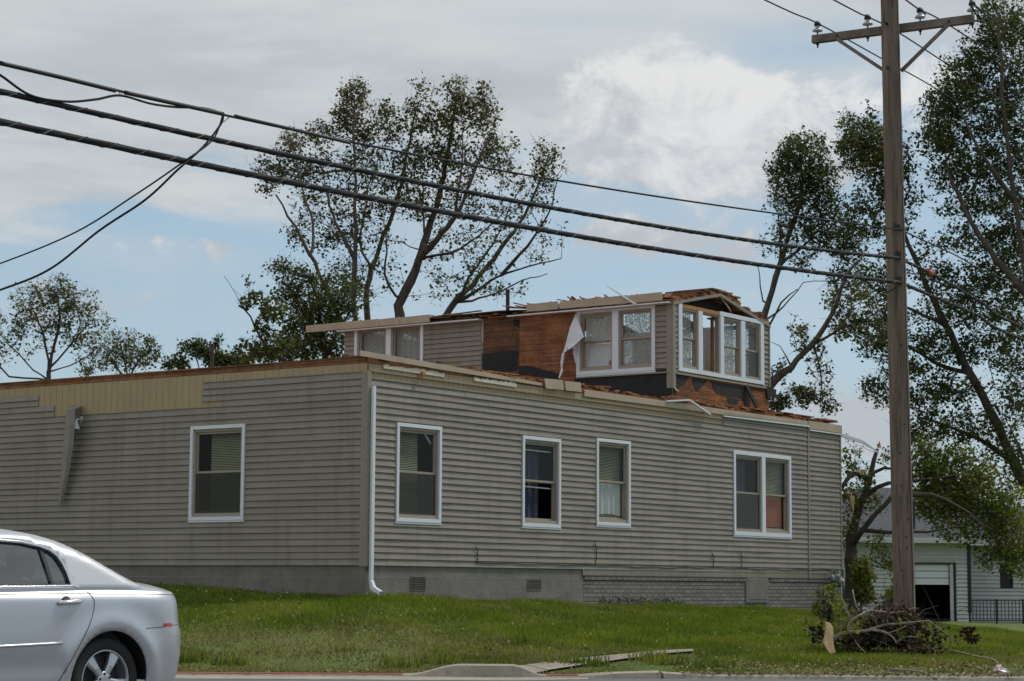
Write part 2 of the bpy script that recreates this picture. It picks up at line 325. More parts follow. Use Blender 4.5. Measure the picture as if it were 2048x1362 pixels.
# ------------------------------------------------------------------ house frame
AZ = R_(35.5)
cdir = ray(729,1168); C0 = Vector((0,0,EYE))+cdir*(32/cdir.y); C0.z=0
HROT = math.pi/2-AZ
HM = Matrix.Translation(C0) @ Matrix.Rotation(HROT,4,'Z'); HI = HM.inverted()
def hp(px,py,axis,c):     # pixel onto a vertical plane of the house (axis 0: x=c, 1: y=c) -> local point
    o=HI@Vector((0,0,EYE)); d=HI.to_3x3()@ray(px,py); t=(c-o[axis])/d[axis]; return o+d*t
def RW(px,py,c=0): p=hp(px,py,1,c); return p.x,p.z
def LW(px,py,c=0): p=hp(px,py,0,c); return p.y,p.z
fR=lambda c:(lambda u,d,z:(u,c-d,z))        # right-facing wall at y=c
fL=lambda c:(lambda u,d,z:(c-d,u,z))        # left-facing wall at x=c
# ------------------------------------------------------------------ ground
def sst(t): t=np.clip(t,0,1); return t*t*(3-2*t)
def zwall(X):
    return np.where(X<6, .80-.036*X, np.maximum(.584-.105*(X-6),-.05))
def ywall(X):
    return np.where(X<C0.x, C0.y-(X-C0.x)*math.tan(AZ), np.minimum(C0.y+(X-C0.x)/math.tan(AZ),46))
def ground(X,Y):
    X=np.asarray(X,float);Y=np.asarray(Y,float); yw=np.maximum(ywall(X),29)
    t=(Y-25.2)/(yw-25.2); f0=.035+.075*np.clip((Y-25.2)/1.1,0,1); z=f0+(zwall(np.clip(X,-20,40))-f0)*(np.clip(t,0,1)*.45+.55*sst(t))
    far=sst((Y-46)/25.); z=z*(1-far)+far*(-.05)
    z=z+.02*np.sin(X*1.7+Y*.9)*sst((Y-25.6)/3)+.012*np.sin(X*4.1-Y*2.3)*sst((Y-25.6)/2)
    z=np.where(Y<25.2,-.03,z)
    return z
def gz(x,y): return float(ground(x,y))
def make_ground():
    xs=np.concatenate([[-900,-300,-100,-50],np.arange(-30,30,.4),[32,38,50,100,300,900]])
    ys=np.concatenate([[-200,-50,0,15,20,24,25.19],np.arange(25.2,50,.35),[52,56,60,66,72,80,100,150,300,700,1600]])
    X,Y=np.meshgrid(xs,ys); Z=ground(X,Y); V=np.stack([X,Y,Z],-1).reshape(-1,3); nx=len(xs)
    I=np.arange((len(ys)-1)*nx).reshape(len(ys)-1,nx)[:,:-1].ravel(); Fc=np.stack([I,I+1,I+1+nx,I+nx],1)
    m_=mat('lawn_soil',(.065,.105,.012),.95,col2=(.115,.135,.022),vscale=.8,bump=.7,bscale=15,v2=((.10,.08,.04),1.6,.58,.8))
    o=npmesh('ground',V,Fc,m_,smooth=True); tag(o,kind='structure')
make_ground()
b=MB(); b.add([(-300,-60,0),(300,-60,0),(300,24.62,0),(-300,24.62,0)],[(0,1,2,3)]); tag(b.build('road',M['asphalt']),kind='structure')
# concrete gutter pan and kerb
def strip(name,m_,pts,z0,z1,flat=False):
    b=MB()
    for (a,c) in zip(pts[:-1],pts[1:]):
        (xa,ya0,ya1),(xb,yb0,yb1)=a,c
        b.add([(xa,ya0,z0),(xb,yb0,z0),(xb,yb1,z0),(xa,ya1,z0),(xa,ya0,z1),(xb,yb0,z1),(xb,yb1,z1),(xa,ya1,z1)],[(0,3,2,1),(4,5,6,7),(0,1,5,4),(1,2,6,5),(2,3,7,6),(3,0,4,7)])
    return b.build(name,m_)
g0=[(-60,23.75,24.62),(-6,23.75,24.62),(0,23.75,24.62),(.9,24.2,24.62)]
tag(strip('gutter',M['pave'],g0,-.02,.006),kind='structure')
K=MB()
def kerbseg(x0,x1,h0,h1,y0=24.6,y1=24.95):
    K.add([(x0,y0,-.02),(x1,y0,-.02),(x1,y1,-.02),(x0,y1,-.02),(x0,y0+.03,h0),(x1,y0+.03,h1),(x1,y1+.25,h1),(x0,y1+.25,h0)],[(0,3,2,1),(4,5,6,7),(0,1,5,4),(1,2,6,5),(2,3,7,6),(3,0,4,7)])
kerbseg(-60,-1.2,.02,.02)
hx=np.linspace(-1.2,.42,22); hh=[.02+.115*float(sst((x+1.2)/.62))*float(1-sst((x-.02)/.40)) for x in hx]
for q in range(21): kerbseg(hx[q],hx[q+1],hh[q],hh[q+1])
kerbseg(.42,.78,.02,.02); kerbseg(.78,1.18,.02,.05)
kerbseg(1.18,1.75,.05,.07); kerbseg(1.78,2.3,.06,.03); kerbseg(2.3,4.9,.03,.03); kerbseg(4.95,60,.03,.03)
tag(K.build('kerb',M['pave']),kind='structure')
b=MB()
for (x0,x1) in ((-5,-1.25),(.42,.8)): b.add([(x0,24.72,.028),(x1,24.72,.028),(x1,24.9,.032),(x0,24.9,.032)],[(0,1,2,3)])
tag(b.build('tactile_paving',M['redpad']),kind='structure')
# ramp concrete behind kerb and the footpath that climbs to the right
def onground(px,py,lift=0):
    d=ray(px,py); t=23/d.y
    for i in range(6000):
        p=Vector((0,0,EYE))+d*t
        if p.z<=gz(p.x,p.y)+lift: break
        t+=.02
    p=Vector((0,0,EYE))+d*t; p.z=gz(p.x,p.y); return p
def path():
    b=MB(); P=[onground(1052,1334),onground(1150,1321.5),onground(1260,1311),onground(1385,1302)]
    Q=[onground(1096,1345),onground(1185,1331),onground(1280,1319.0),onground(1388,1306.5)]
    for a,c,e,f_ in zip(P[:-1],P[1:],Q[1:],Q[:-1]):
        n=10
        for i in range(n):
            q=[a.lerp(c,i/n),f_.lerp(e,i/n),f_.lerp(e,(i+1)/n),a.lerp(c,(i+1)/n)]
            b.add([(p.x,p.y,gz(p.x,p.y)+.03) for p in q],[(0,1,2,3)])
    tp=[(-.60,25.05,.118),(.30,24.97,.045),(Q[0].x,Q[0].y,gz(Q[0].x,Q[0].y)+.024),(P[0].x,P[0].y,gz(P[0].x,P[0].y)+.024)]
    b.add(tp,[(0,1,2,3)])
    tag(b.build('footpath',M['pave']),kind='structure')
path()

# ------------------------------------------------------------------ grass
def in_house(X,Y):
    dx=X-C0.x; dy=Y-C0.y; c,s_=math.cos(HROT),math.sin(HROT); u=dx*c+dy*s_; v=-dx*s_+dy*c
    return (u>-.02)&(v>-.02)&(u<16.2)&(v<20)
def vnoise(X,Y,s,seed):
    r=np.random.default_rng(seed); G=r.random((64,64)); x=(X*s)%63; y=(Y*s)%63; i=x.astype(int); j=y.astype(int); fx=sst(x-i); fy=sst(y-j)
    return (G[i,j]*(1-fx)+G[i+1,j]*fx)*(1-fy)+(G[i,j+1]*(1-fx)+G[i+1,j+1]*fx)*fy
def grass():
    n=440000
    Y=25.2+(50-25.2)*rng.random(n)**1.35; X=(rng.random(n)-.5)*2*.27*Y+.2
    X=np.where(rng.random(n)<.04,(rng.random(n)-.5)*40,X)
    ok=~in_house(X,Y); pathm=np.zeros(n,bool)
    # keep the footpath clear
    A=onground(1052,1334); B=onground(1385,1302); A2=onground(1096,1345); B2=onground(1388,1306.5)
    t=np.clip((X-A.x)/(B.x-A.x),0,1); yc=A.y+(B.y-A.y)*t; t2=np.clip((X-A2.x)/(B2.x-A2.x),0,1); yl=A2.y+(B2.y-A2.y)*t2
    pathm=(X>A.x-.1)&(X<B.x)&(Y<yc+.02)&(Y>yl-.02); pathm|=(X>-.5)&(X<.6)&(Y<25.75); near=(X>A.x-.6)&(X<B.x)&(Y<yl+.1)&(Y>yl-1.6)
    ok&=~pathm
    dry=vnoise(X,Y,.55,3)*.55+vnoise(X,Y,1.9,4)*.35+np.clip((29-Y)/3.5,0,1)*.30+.12*(X<-1)*np.clip((31-Y)/3,0,1)
    ok&=rng.random(n)>np.clip((dry-.62)*1.7,0,.82)
    ok&=rng.random(n)>.75*(X>1.5)*np.clip((26.6-Y)/1.2+(vnoise(X,Y,1.3,17)-.5)*1.5,0,1)
    ok&=~(near&(Y>yl-.55)&(rng.random(n)<.45))
    X,Y,dry,near=X[ok],Y[ok],dry[ok],near[ok]; n=len(X); Z=ground(X,Y)
    h=(.035+.045*rng.random(n)**1.6)*(1.15-.55*np.clip(dry,0,1))*(1+.5*(vnoise(X,Y,1.1,9)>.62)); h*=np.where(Y<25.9,.8,1)*np.where(near,.25,1)
    wd=.006+.008*rng.random(n); a=rng.random(n)*math.tau; lean=h*(.2+.7*rng.random(n)); la=rng.random(n)*math.tau
    V=np.zeros((n,3,3)); V[:,0]=np.stack([X-wd*np.cos(a),Y-wd*np.sin(a),Z-.01],1); V[:,1]=np.stack([X+wd*np.cos(a),Y+wd*np.sin(a),Z-.01],1)
    V[:,2]=np.stack([X+lean*np.cos(la),Y+lean*np.sin(la),Z+h],1)
    Fc=np.arange(n*3).reshape(n,3)
    V=V.reshape(-1,3); dr=np.repeat(rng.random(n)<np.clip((dry-.42)*1.6,.03,.8),1)
    gm=leafmat('grass_green',(.125,.19,.012),(.22,.27,.022),.3,.45); dm=leafmat('grass_dry',(.22,.185,.06),(.30,.24,.10),.4,.3)
    o=npmesh('grass',V,Fc,gm); o.data.materials.append(dm); o.data.polygons.foreach_set('material_index',dr.astype(np.int32)); tag(o,'mown lawn grass with dry patches in front of the house','grass',kind='stuff')
grass()
def litter():
    n=12000; X=np.concatenate([2+11*rng.random(n-900),-8+10*rng.random(900)]); Y=24.62+1.5*rng.random(n)**1.5
    Z=np.maximum(ground(X,Y),.0)+.015+.035*rng.random(n); Z=np.where(Y<25.2,.04+.03*rng.random(n),Z)
    X=np.where(Y<25.0,X,X)
    s_=.008+.020*rng.random(n)**2; a=rng.random(n)*math.tau; t=(rng.random((n,2))-.5)*1.2
    U=np.stack([np.cos(a),np.sin(a),t[:,0]],1)*s_[:,None]; W=np.stack([-np.sin(a),np.cos(a),t[:,1]],1)*s_[:,None]*.6; P=np.stack([X,Y,Z],1)
    V=np.stack([P-U,P+W,P+U,P-W],1).reshape(-1,3)
    m_=mat('litter_leaves',(.25,.23,.13),.9,island=.75,col2=(.12,.075,.035),vscale=6)
    tag(npmesh('leaf_litter',V,np.arange(n*4).reshape(n,4),m_),'pale fallen leaves strewn along the kerb','leaf litter',kind='stuff')
litter()
def bits():
    n=1500; Y=25.6+12*rng.random(n)**1.4; X=(rng.random(n)-.45)*.46*Y; ok=~in_house(X,Y); X,Y=X[ok],Y[ok]; n=len(X); Z=ground(X,Y)+.05+.05*rng.random(n)
    s_=.010+.022*rng.random(n)**2; q=rng.normal(size=(n,3)); q/=np.linalg.norm(q,axis=1)[:,None]; w2=np.cross(q,rng.normal(size=(n,3))); w2/=np.linalg.norm(w2,axis=1)[:,None]; P=np.stack([X,Y,Z],1)
    V=np.stack([P-q*s_[:,None],P+w2*s_[:,None]*.5,P+q*s_[:,None],P-w2*s_[:,None]*.5],1).reshape(-1,3)
    tag(npmesh('scattered_leaves',V,np.arange(n*4).reshape(n,4),mat('wind_blown_bits',(.23,.16,.08),.9,island=.7,col2=(.10,.09,.03),vscale=1)),'leaf scraps and splinters blown over the lawn','leaf scraps',kind='stuff')
bits()
def clover():
    n=120; Y=25.8+9*rng.random(n)**1.3; X=(rng.random(n)-.45)*.4*Y; ok=~in_house(X,Y); X,Y=X[ok],Y[ok]; n=len(X); Z=ground(X,Y)+.07+.03*rng.random(n); s_=.008+.006*rng.random(n)
    d=np.array([[1,0,0],[0,0,1.],[-1,0,0],[0,0,-1.]]); V=(np.stack([X,Y,Z],1)[:,None,:]+d[None]*s_[:,None,None]).reshape(-1,3)
    tag(npmesh('clover_flowers',V,np.arange(n*4).reshape(n,4),mat('clover_white',(.6,.58,.5),.9)),'tiny white clover heads dotted over the lawn','flowers',kind='stuff')
clover()

# ------------------------------------------------------------------ house
house = empty('house',C0,HROT,'storm damaged house in taupe siding with its roof torn off behind the lawn','house')
EXP=.1016
def rects_minus(u0,u1,z0,z1,holes):
    us=sorted({u0,u1}|{h[i] for h in holes for i in (0,1) if u0<h[i]<u1}); zs=sorted({z0,z1}|{h[i] for h in holes for i in (2,3) if z0<h[i]<z1}); out=[]
    for za,zb in zip(zs[:-1],zs[1:]):
        cur=None
        for ua,ub in zip(us[:-1],us[1:]):
            um,zm=(ua+ub)/2,(za+zb)/2
            if any(h[0]<um<h[1] and h[2]<zm<h[3] for h in holes):
                if cur: out.append(cur); cur=None
            else: cur=(cur[0],ub,za,zb) if cur else (ua,ub,za,zb)
        if cur: out.append(cur)
    return out
def siding(b,fn,z0,rows,holes,seed=0):
    """rows: list of (list of (u0,u1)); each a lapped course with a small lip and hairline seams"""
    r=random.Random(seed)
    for k,iv in enumerate(rows):
        za=z0+k*EXP; zb=za+EXP
        for (u0,u1) in iv:
            cuts=[u0]; u=u0+r.uniform(.8,3.6)
            while u<u1-.5: cuts.append(u); u+=3.66
            cuts.append(u1)
            for i,(ca,cb) in enumerate(zip(cuts[:-1],cuts[1:])):
                jit=r.uniform(-.0022,.0022)
                for (a,c,e,f_) in rects_minus(ca,cb,za,zb,holes):
                    def dd(z): t=(z-za)/EXP; return .034-.024*t+jit
                    def wob(u): return .0022*math.sin(u*2.1+k*1.7)+.0016*math.sin(u*5.3+k*2.9)
                    n=max(1,int((c-a)/.45))
                    for q in range(n):
                        s0=a+(c-a)*q/n; s1=a+(c-a)*(q+1)/n
                        b.add([fn(s0,dd(e)+wob(s0),e),fn(s1,dd(e)+wob(s1),e),fn(s1,dd(f_),f_),fn(s0,dd(f_),f_)],[(0,1,2,3)])
                        if abs(e-za)<1e-6: b.add([fn(s0,.0,e+.002),fn(s1,.0,e+.002),fn(s1,dd(e)+wob(s1),e),fn(s0,dd(e)+wob(s0),e)],[(0,1,2,3)])
def wall_sheet(b,fn,rects,th,z0,z1,u0,u1,holes):
    for (a,c,e,f_) in rects_minus(u0,u1,z0,z1,holes):
        b.add([fn(a,0,e),fn(c,0,e),fn(c,0,f_),fn(a,0,f_)],[(0,1,2,3)])
        b.add([fn(a,-th,e),fn(c,-th,e),fn(c,-th,f_),fn(a,-th,f_)],[(3,2,1,0)])
    for (a,c,e,f_) in holes:
        for p,q in (((a,e),(a,f_)),((c,e),(c,f_)),((a,e),(c,e)),((a,f_),(c,f_))):
            b.add([fn(p[0],0,p[1]),fn(q[0],0,q[1]),fn(q[0],-th,q[1]),fn(p[0],-th,p[1])],[(0,1,2,3)])
def frame(b,fn,u0,u1,z0,z1,w_,d0,d1,wb=None):
    wb=wb or w_
    b.prism([(u0,z1-w_),(u1,z1-w_),(u1,z1),(u0,z1)],fn,d0,d1); b.prism([(u0,z0),(u1,z0),(u1,z0+wb),(u0,z0+wb)],fn,d0,d1)
    b.prism([(u0,z0+wb),(u0+w_,z0+wb),(u0+w_,z1-w_),(u0,z1-w_)],fn,d0,d1); b.prism([(u1-w_,z0+wb),(u1,z0+wb),(u1,z1-w_),(u1-w_,z1-w_)],fn,d0,d1)
def quadp(b,fn,u0,u1,z0,z1,d,n=1,wav=0):
    for i in range(n):
        a=u0+(u1-u0)*i/n; c=u0+(u1-u0)*(i+1)/n
        da=d+wav*math.sin(i*1.9); dc=d+wav*math.sin((i+1)*1.9)
        b.add([fn(a,da,z0),fn(c,dc,z0),fn(c,dc,z1),fn(a,da,z1)],[(0,1,2,3)])
def unit(par,fn,u0,u1,z0,z1,inside,mid=.5,lower='screen'):
    """one double-hung sash unit inside a casing"""
    b=MB(); frame(b,fn,u0,u1,z0,z1,.04,-.06,.016,.06); o=b.build('window_frame',M['sash'],par,bevel=.003)
    a0,a1,b0,b1=u0+.04,u1-.04,z0+.06,z1-.04; zm=b0+(b1-b0)*mid
    b=MB(); frame(b,fn,a0,a1,zm-.012,b1,.035,-.045,-.012); b.build('upper_sash',M['sash'],par,bevel=.002)
    b=MB(); frame(b,fn,a0,a1,b0,zm+.012,.035,-.072,-.047); b.build('lower_sash',M['sash'],par,bevel=.002)
    b=MB(); quadp(b,fn,a0+.03,a1-.03,zm+.01,b1-.03,-.03); b.build('pane',M['glass'],par,fix=False)
    if lower!='open':
        b=MB(); quadp(b,fn,a0+.03,a1-.03,b0+.03,zm-.01,-.06); b.build('pane',M['glass'],par,fix=False)
    if lower=='screen':
        b=MB(); quadp(b,fn,a0,a1,b0,zm-.01,-.008); b.build('insect_screen',M['screen'],par,fix=False)
    i0,i1=a0+.01,a1-.01
    for kind in inside:
        if kind=='blind' or kind[0]=='blind':
            s0=0 if kind=='blind' else kind[1]; s1=1 if kind=='blind' else kind[2]
            ua=i0+(i1-i0)*s0; ub=i0+(i1-i0)*s1; b=MB(); z=b1-.03
            b.prism([(ua,b1-.03),(ub,b1-.03),(ub,b1),(ua,b1)],fn,-.14,-.11)
            while z>b0+.01:
                b.add([fn(ua,-.115,z-.018),fn(ub,-.115,z-.018),fn(ub,-.135,z),fn(ua,-.135,z)],[(0,1,2,3)]); z-=.0265
            b.build('blind',M['blind'],par,fix=False)
        elif kind=='lace':
            b=MB(); quadp(b,fn,i0,i1,b0-.02,b1,-.13,14,.012); b.build('curtain',M['lace'],par,fix=False)
        elif kind=='thin':
            b=MB(); quadp(b,fn,i0,i1,b0-.02,b1,-.13,14,.015); b.build('curtain',M['lace_thin'],par,fix=False)
        elif kind=='navy':
            b=MB(); quadp(b,fn,i0+.02,i0+(i1-i0)*.72,b0-.02,b1-.06,-.16,9,.02); b.build('curtain',M['curtaind'],par,fix=False)
        elif kind=='whitelow':
            b=MB(); quadp(b,fn,i0+.02,i1-.1,b0+.02,zm-.05,-.11); b.build('curtain',M['wrap'],par,fix=False)
        elif kind=='redboard':
            b=MB(); b.prism([(i0+.02,b0+.07),(i1-.02,b0+.07),(i1-.02,zm-.02),(i0+.02,zm-.02)],fn,-.12,-.10); b.build('board',M['plywood'],par)
        elif kind=='rod':
            b=MB(); b.tube([fn(i0,-.1,b1-.12),fn(i1,-.1,b1-.13)],.012); b.tube([fn(i0,-.1,zm-.09),fn(i1,-.1,zm-.1)],.012); b.build('curtain_rod',M['lamp'],par)
        elif kind=='lacelow':
            b=MB(); n=16
            for i in range(n):
                a=i0+(i1-i0)*i/n; c=i0+(i1-i0)*(i+1)/n; za=b0+.05+.05*math.sin(3.0*i/n); zc=b0+.05+.05*math.sin(3.0*(i+1)/n)
                b.add([fn(a,-.1+.02*math.sin(i*1.8),za),fn(c,-.1+.02*math.sin(i*1.8+1.8),zc),fn(c,-.1+.01*math.sin(i*1.8+1.8),zm),fn(a,-.1+.01*math.sin(i*1.8),zm)],[(0,1,2,3)])
            b.build('curtain',M['ruffle'],par,fix=False)
        elif kind=='brace':
            b=MB(); b.beam(fn(i1-.18,-.09,b1-.02),fn(i1-.02,-.09,b1-.17),.02,.02); b.build('brace',M['lamp'],par)
def window(par,fn,rect,units,label=None,cas=.058,mulls=None,mull=.07):
    u0,u1,z0,z1=rect; b=MB(); frame(b,fn,u0,u1,z0,z1,cas,-.02,.048); b.prism([(u0-.012,z0-.03),(u1+.012,z0-.03),(u1+.012,z0-.001),(u0-.012,z0-.001)],fn,.0,.040)
    n=len(units); cu=[]; inner0,inner1=u0+cas,u1-cas; wd=(inner1-inner0-mull*(n-1))/n
    if mulls: edges=mulls
    else: edges=[(inner0+i*(wd+mull),inner0+i*(wd+mull)+wd) for i in range(n)]
    for (e0,e1) in zip(edges[:-1],edges[1:]): b.prism([(e0[1],z0+cas),(e1[0],z0+cas),(e1[0],z1-cas),(e0[1],z1-cas)],fn,-.02,.046)
    o=b.build('window',M['white'],par,bevel=.004)
    if label: o['label']=label
    for (a,c),uo in zip(edges,units): unit(o,fn,a+.001,c-.001,z0+cas+.001,z1-cas-.001,**uo)
    return o
# --- right facing wall windows
def rr(fnp,tl,tr,bl,br,c=0):
    p=[fnp(*q,c) for q in (tl,tr,bl,br)]; return ((p[0][0]+p[2][0])/2,(p[1][0]+p[3][0])/2,(p[2][1]+p[3][1])/2,(p[0][1]+p[1][1])/2)
w1=rr(RW,(791,846),(880,853),(788,1043),(878,1047)); w2=rr(RW,(1042,871),(1118,878.5),(1041,1053.5),(1118,1056)); w3=rr(RW,(1190,876),(1257.5,883),(1190,1050.5),(1257.5,1053.5)); w4=rr(RW,(1464.4,901),(1579,912.5),(1464.4,1071),(1579,1075))
wl=rr(LW,(494,849),(384,852),(489,1041),(381,1041))
wl=(min(wl[:2]),max(wl[:2]),wl[2],wl[3])
HL=RW(1680,1000)[0]; XSTEP=RW(1165,1145)[0]; XT=RW(1615,1000)[0]; X1445=RW(1445,840)[0]
Z0=RW(760,1131)[1]
inset=lambda r,e=.03:(r[0]+e,r[1]-e,r[2]+e,r[3]-e)
holesR=[inset(w) for w in (w1,w2,w3,w4)]; holesL=[inset(wl)]
ZP=RW(745,727)[1]      # underside of the wall plate
WLEN=15.0
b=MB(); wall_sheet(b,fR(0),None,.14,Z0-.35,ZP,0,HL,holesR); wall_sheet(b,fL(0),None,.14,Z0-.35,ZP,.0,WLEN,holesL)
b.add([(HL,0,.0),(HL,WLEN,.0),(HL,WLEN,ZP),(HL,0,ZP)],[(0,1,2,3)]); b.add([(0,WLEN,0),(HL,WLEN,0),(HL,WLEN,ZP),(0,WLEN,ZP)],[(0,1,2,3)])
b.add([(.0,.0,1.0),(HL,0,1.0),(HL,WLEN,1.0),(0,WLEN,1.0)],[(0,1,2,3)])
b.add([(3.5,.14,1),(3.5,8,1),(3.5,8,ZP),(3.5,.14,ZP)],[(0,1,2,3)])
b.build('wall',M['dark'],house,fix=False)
nR=int(round((RW(741,757)[1]-Z0)/EXP)); nR2=int(round((RW(1450,833)[1]-Z0)/EXP))
rows=[]
for k in range(nR2):
    iv=[]
    if k<nR: iv.append((.055,XT-.03))
    else: iv.append((X1445,XT-.03))
    if k<nR2-1: iv.append((XT+.03,HL))
    rows.append(iv)
wh=lambda w:(w[0]+.01,w[1]-.01,w[2]+.01,w[3]-.01)
b=MB(); siding(b,fR(0),Z0,rows,[wh(w) for w in (w1,w2,w3,w4)],3)
b.prism([(XSTEP,Z0-.105),(HL,Z0-.105),(HL,Z0-.003),(XSTEP,Z0-.003)],fR(0),.0,.026)
b.prism([(XSTEP-.03,Z0-.11),(XSTEP,Z0-.11),(XSTEP,Z0-.003),(XSTEP-.03,Z0-.003)],fR(0),0,.034)
b.build('siding',M['siding'],house,fix=False)
# left facing wall siding with the stripped courses
yl=lambda px,py:LW(px,py)[0]; zl=lambda px,py:LW(px,py)[1]
y110,y79,y442,y407=yl(110,830),yl(79,800),yl(442,810),yl(407,780)
kz=lambda z:int(round((z-Z0)/EXP))
k_main=kz(zl(442,820)); k1=kz(zl(110,812)); k2=kz(zl(79,792)); k3=kz(zl(442,800)); k4=kz(zl(442,770))
rows=[]
for k in range(max(k2,k4)):
    iv=[]
    if k<k_main: iv.append((.055,WLEN))
    else:
        if k<k1: iv.append((y110,WLEN))
        elif k<k2: iv.append((y79,WLEN))
        if k<k3: iv.append((.055,y442))
        elif k<k4: iv.append((.055,y407))
    rows.append(iv)
b=MB(); siding(b,fL(0),Z0,rows,[wh(wl)],5); 
b.build('siding',M['siding'],house,fix=False)
# corner board, trim posts, J channels along the torn edges
b=MB(); ztc=RW(731,740)[1]-.02
b.box(-.036,.055,-.038,.0,Z0-.02,ztc); b.box(-.0365,0,.0,.085,Z0-.02,ztc); b.build('corner_board',M['siding_trim'],house,bevel=.004)
b=MB(); b.box(XT-.03,XT+.03,-.042,0,Z0-.12,Z0+nR2*EXP-.005); b.box(HL-.03,HL+.012,-.042,.0,Z0-.12,Z0+nR2*EXP+.0); b.build('trim_post',M['siding_trim'],house,bevel=.004)
b=MB()
zt=Z0+nR*EXP; b.prism([(.055,zt),(X1445,zt),(X1445,zt+.022),(.055,zt+.022)],fR(0),0,.03)
zj=RW(760,742)[1]; b.prism([(.055,zj-.03),(X1445,zj-.035),(X1445,zj-.01),(.055,zj-.005)],fR(0),0.0,.04)
zt2=Z0+nR2*EXP; b.prism([(X1445,zt2),(XT,zt2),(XT,zt2+.035),(X1445,zt2+.035)],fR(0),0,.05); b.prism([(XT,zt2-.10),(HL,zt2-.10),(HL,zt2-.07),(XT,zt2-.07)],fR(0),0,.05)
zm_=Z0+k_main*EXP; b.prism([(y442,zm_),(y110,zm_),(y110,zm_+.015),(y442,zm_+.015)],fL(0),0,.028)
b.prism([(.085,Z0+k4*EXP),(y407,Z0+k4*EXP),(y407,Z0+k4*EXP+.015),(.085,Z0+k4*EXP+.015)],fL(0),0,.028)
b.build('edge_trim',M['siding_trim'],house)
# tan grooved panels
def grooved(b,fn,u0,u1,z0,z1,pitch=.15,gap=.007):
    b.prism([(u0,z0),(u1,z0),(u1,z1),(u0,z1)],fn,.0005,.002); u=u0
    while u<u1: 
        e=min(u+pitch-gap,u1); b.prism([(u,z0),(e,z0),(e,z1),(u,z1)],fn,.001,.008); u+=pitch
b=MB(); grooved(b,fL(0),.0,WLEN,zm_-.05,ZP-.002); grooved(b,fR(0),0.02,X1445+.02,zt-.05,ZP-.002,.135); o=b.build('grooved_panel',M['tan'],house)
# exposed wall plates
def planks(b,fn,u0,u1,z,h,d0,d1,r,lo=1.2,hi=3.5,skip=.0,jz=.0):
    u=u0
    while u<u1:
        e=min(u+r.uniform(lo,hi),u1)
        if r.random()>skip:
            j=r.uniform(-jz,jz); b.prism([(u+.004,z+j),(e-.004,z+j*.5),(e-.004,z+h+j*.5),(u+.004,z+h+j)],fn,d0+r.uniform(-.008,.008),d1+r.uniform(-.01,.01))
        u=e
r=random.Random(4); b=MB()
planks(b,fL(0),.02,WLEN,ZP+.002,.042,-.12,.02,r); planks(b,fL(0),.02,WLEN,ZP+.047,.04,-.12,.012,r); planks(b,fL(0),.0,WLEN,ZP+.09,.022,-.5,.03,r,.5,2)
planks(b,fR(0),.0,HL,ZP+.002,.042,-.12,.012,r); planks(b,fR(0),.0,HL,ZP+.047,.036,-.12,.008,r,.8,3)
b.build('wall_plate',M['brown'],house)
# low roof deck, unseen, put in unbroken to keep the rooms below dark
b=MB(); b.box(.04,HL,.04,WLEN,ZP+.04,ZP+.07); b.build('roof_deck',M['brown'],house)
# torn roof boards along the right facing edge
r=random.Random(9); b=MB()
for i in range(330):
    u=r.uniform(.1,HL-.1); l=r.uniform(.15,.9); y=r.uniform(-.02,.7)
    if 8.9<u<12.7 and y>.25: y=.1
    a=r.uniform(-.25,.25); t=r.uniform(-.05,.05); zz=ZP+.085+r.random()**2*.085+y*.05
    p=Vector((u,y,zz)); q=p+Vector((math.cos(a)*l,abs(math.sin(a))*l,t)); 
    if q.x>HL: continue
    b.beam(p,q,r.uniform(.05,.13),r.choice((.015,.02,.035)))
for i in range(26):  # the jagged board stack at the far end
    u=r.uniform(XT-2.2,HL-.25); b.box(u,min(u+r.uniform(.25,.9),HL),r.uniform(0,.2),.5,ZP+.09+.025*(i%5),ZP+.112+.025*(i%5))
b.build('torn_roof_boards',M['brown'],house)
b=MB()
for i in range(26):
    u=r.uniform(.3,9); l=r.uniform(.2,.9); p=Vector((u,r.uniform(-.03,.3),ZP+.1+r.random()*.05)); b.beam(p,p+Vector((l,r.uniform(-.1,.2),r.uniform(-.03,.05))),.04,.012)
b.build('splintered_lath',M['lath_pale'],house)
b=MB()
for (a,c) in ((.35,1.9),(2.7,3.9)):
    n=int((c-a)/.05); top=[(a+(c-a)*i/n, ZP+.0+r.uniform(-.012,.022)) for i in range(n+1)]; b=MB(); b.prism([(a,ZP-.055),(c,ZP-.065)]+top[::-1],fR(0),.018,.034); b.build('foam_board',M['foam'],house)
# beige fascia pieces still nailed along the edge
b=MB()
xf0,xf1,xf2=RW(1165,790)[0],X1445,XT
b.prism([(xf0,ZP-.06),(xf2-.02,ZP-.03),(xf2-.02,ZP+.065),(xf0,ZP+.055)],fR(0),.02,.045)
b.prism([(XT-.02,ZP-.09),(HL+.02,ZP-.09),(HL+.02,ZP+.075),(XT-.02,ZP+.085)],fR(0),.035,.06)
b.build('fascia',M['fascia'],house,bevel=.003)
b=MB(); b.prism([(X1445-.05,ZP-.085),(XT,ZP-.055),(XT,ZP-.03),(X1445-.05,ZP-.06)],fR(0),.03,.075); b.prism([(XT+.02,ZP-.13),(HL,ZP-.13),(HL,ZP-.105),(XT+.02,ZP-.105)],fR(0),.03,.07); b.build('drip_edge',M['white'],house)
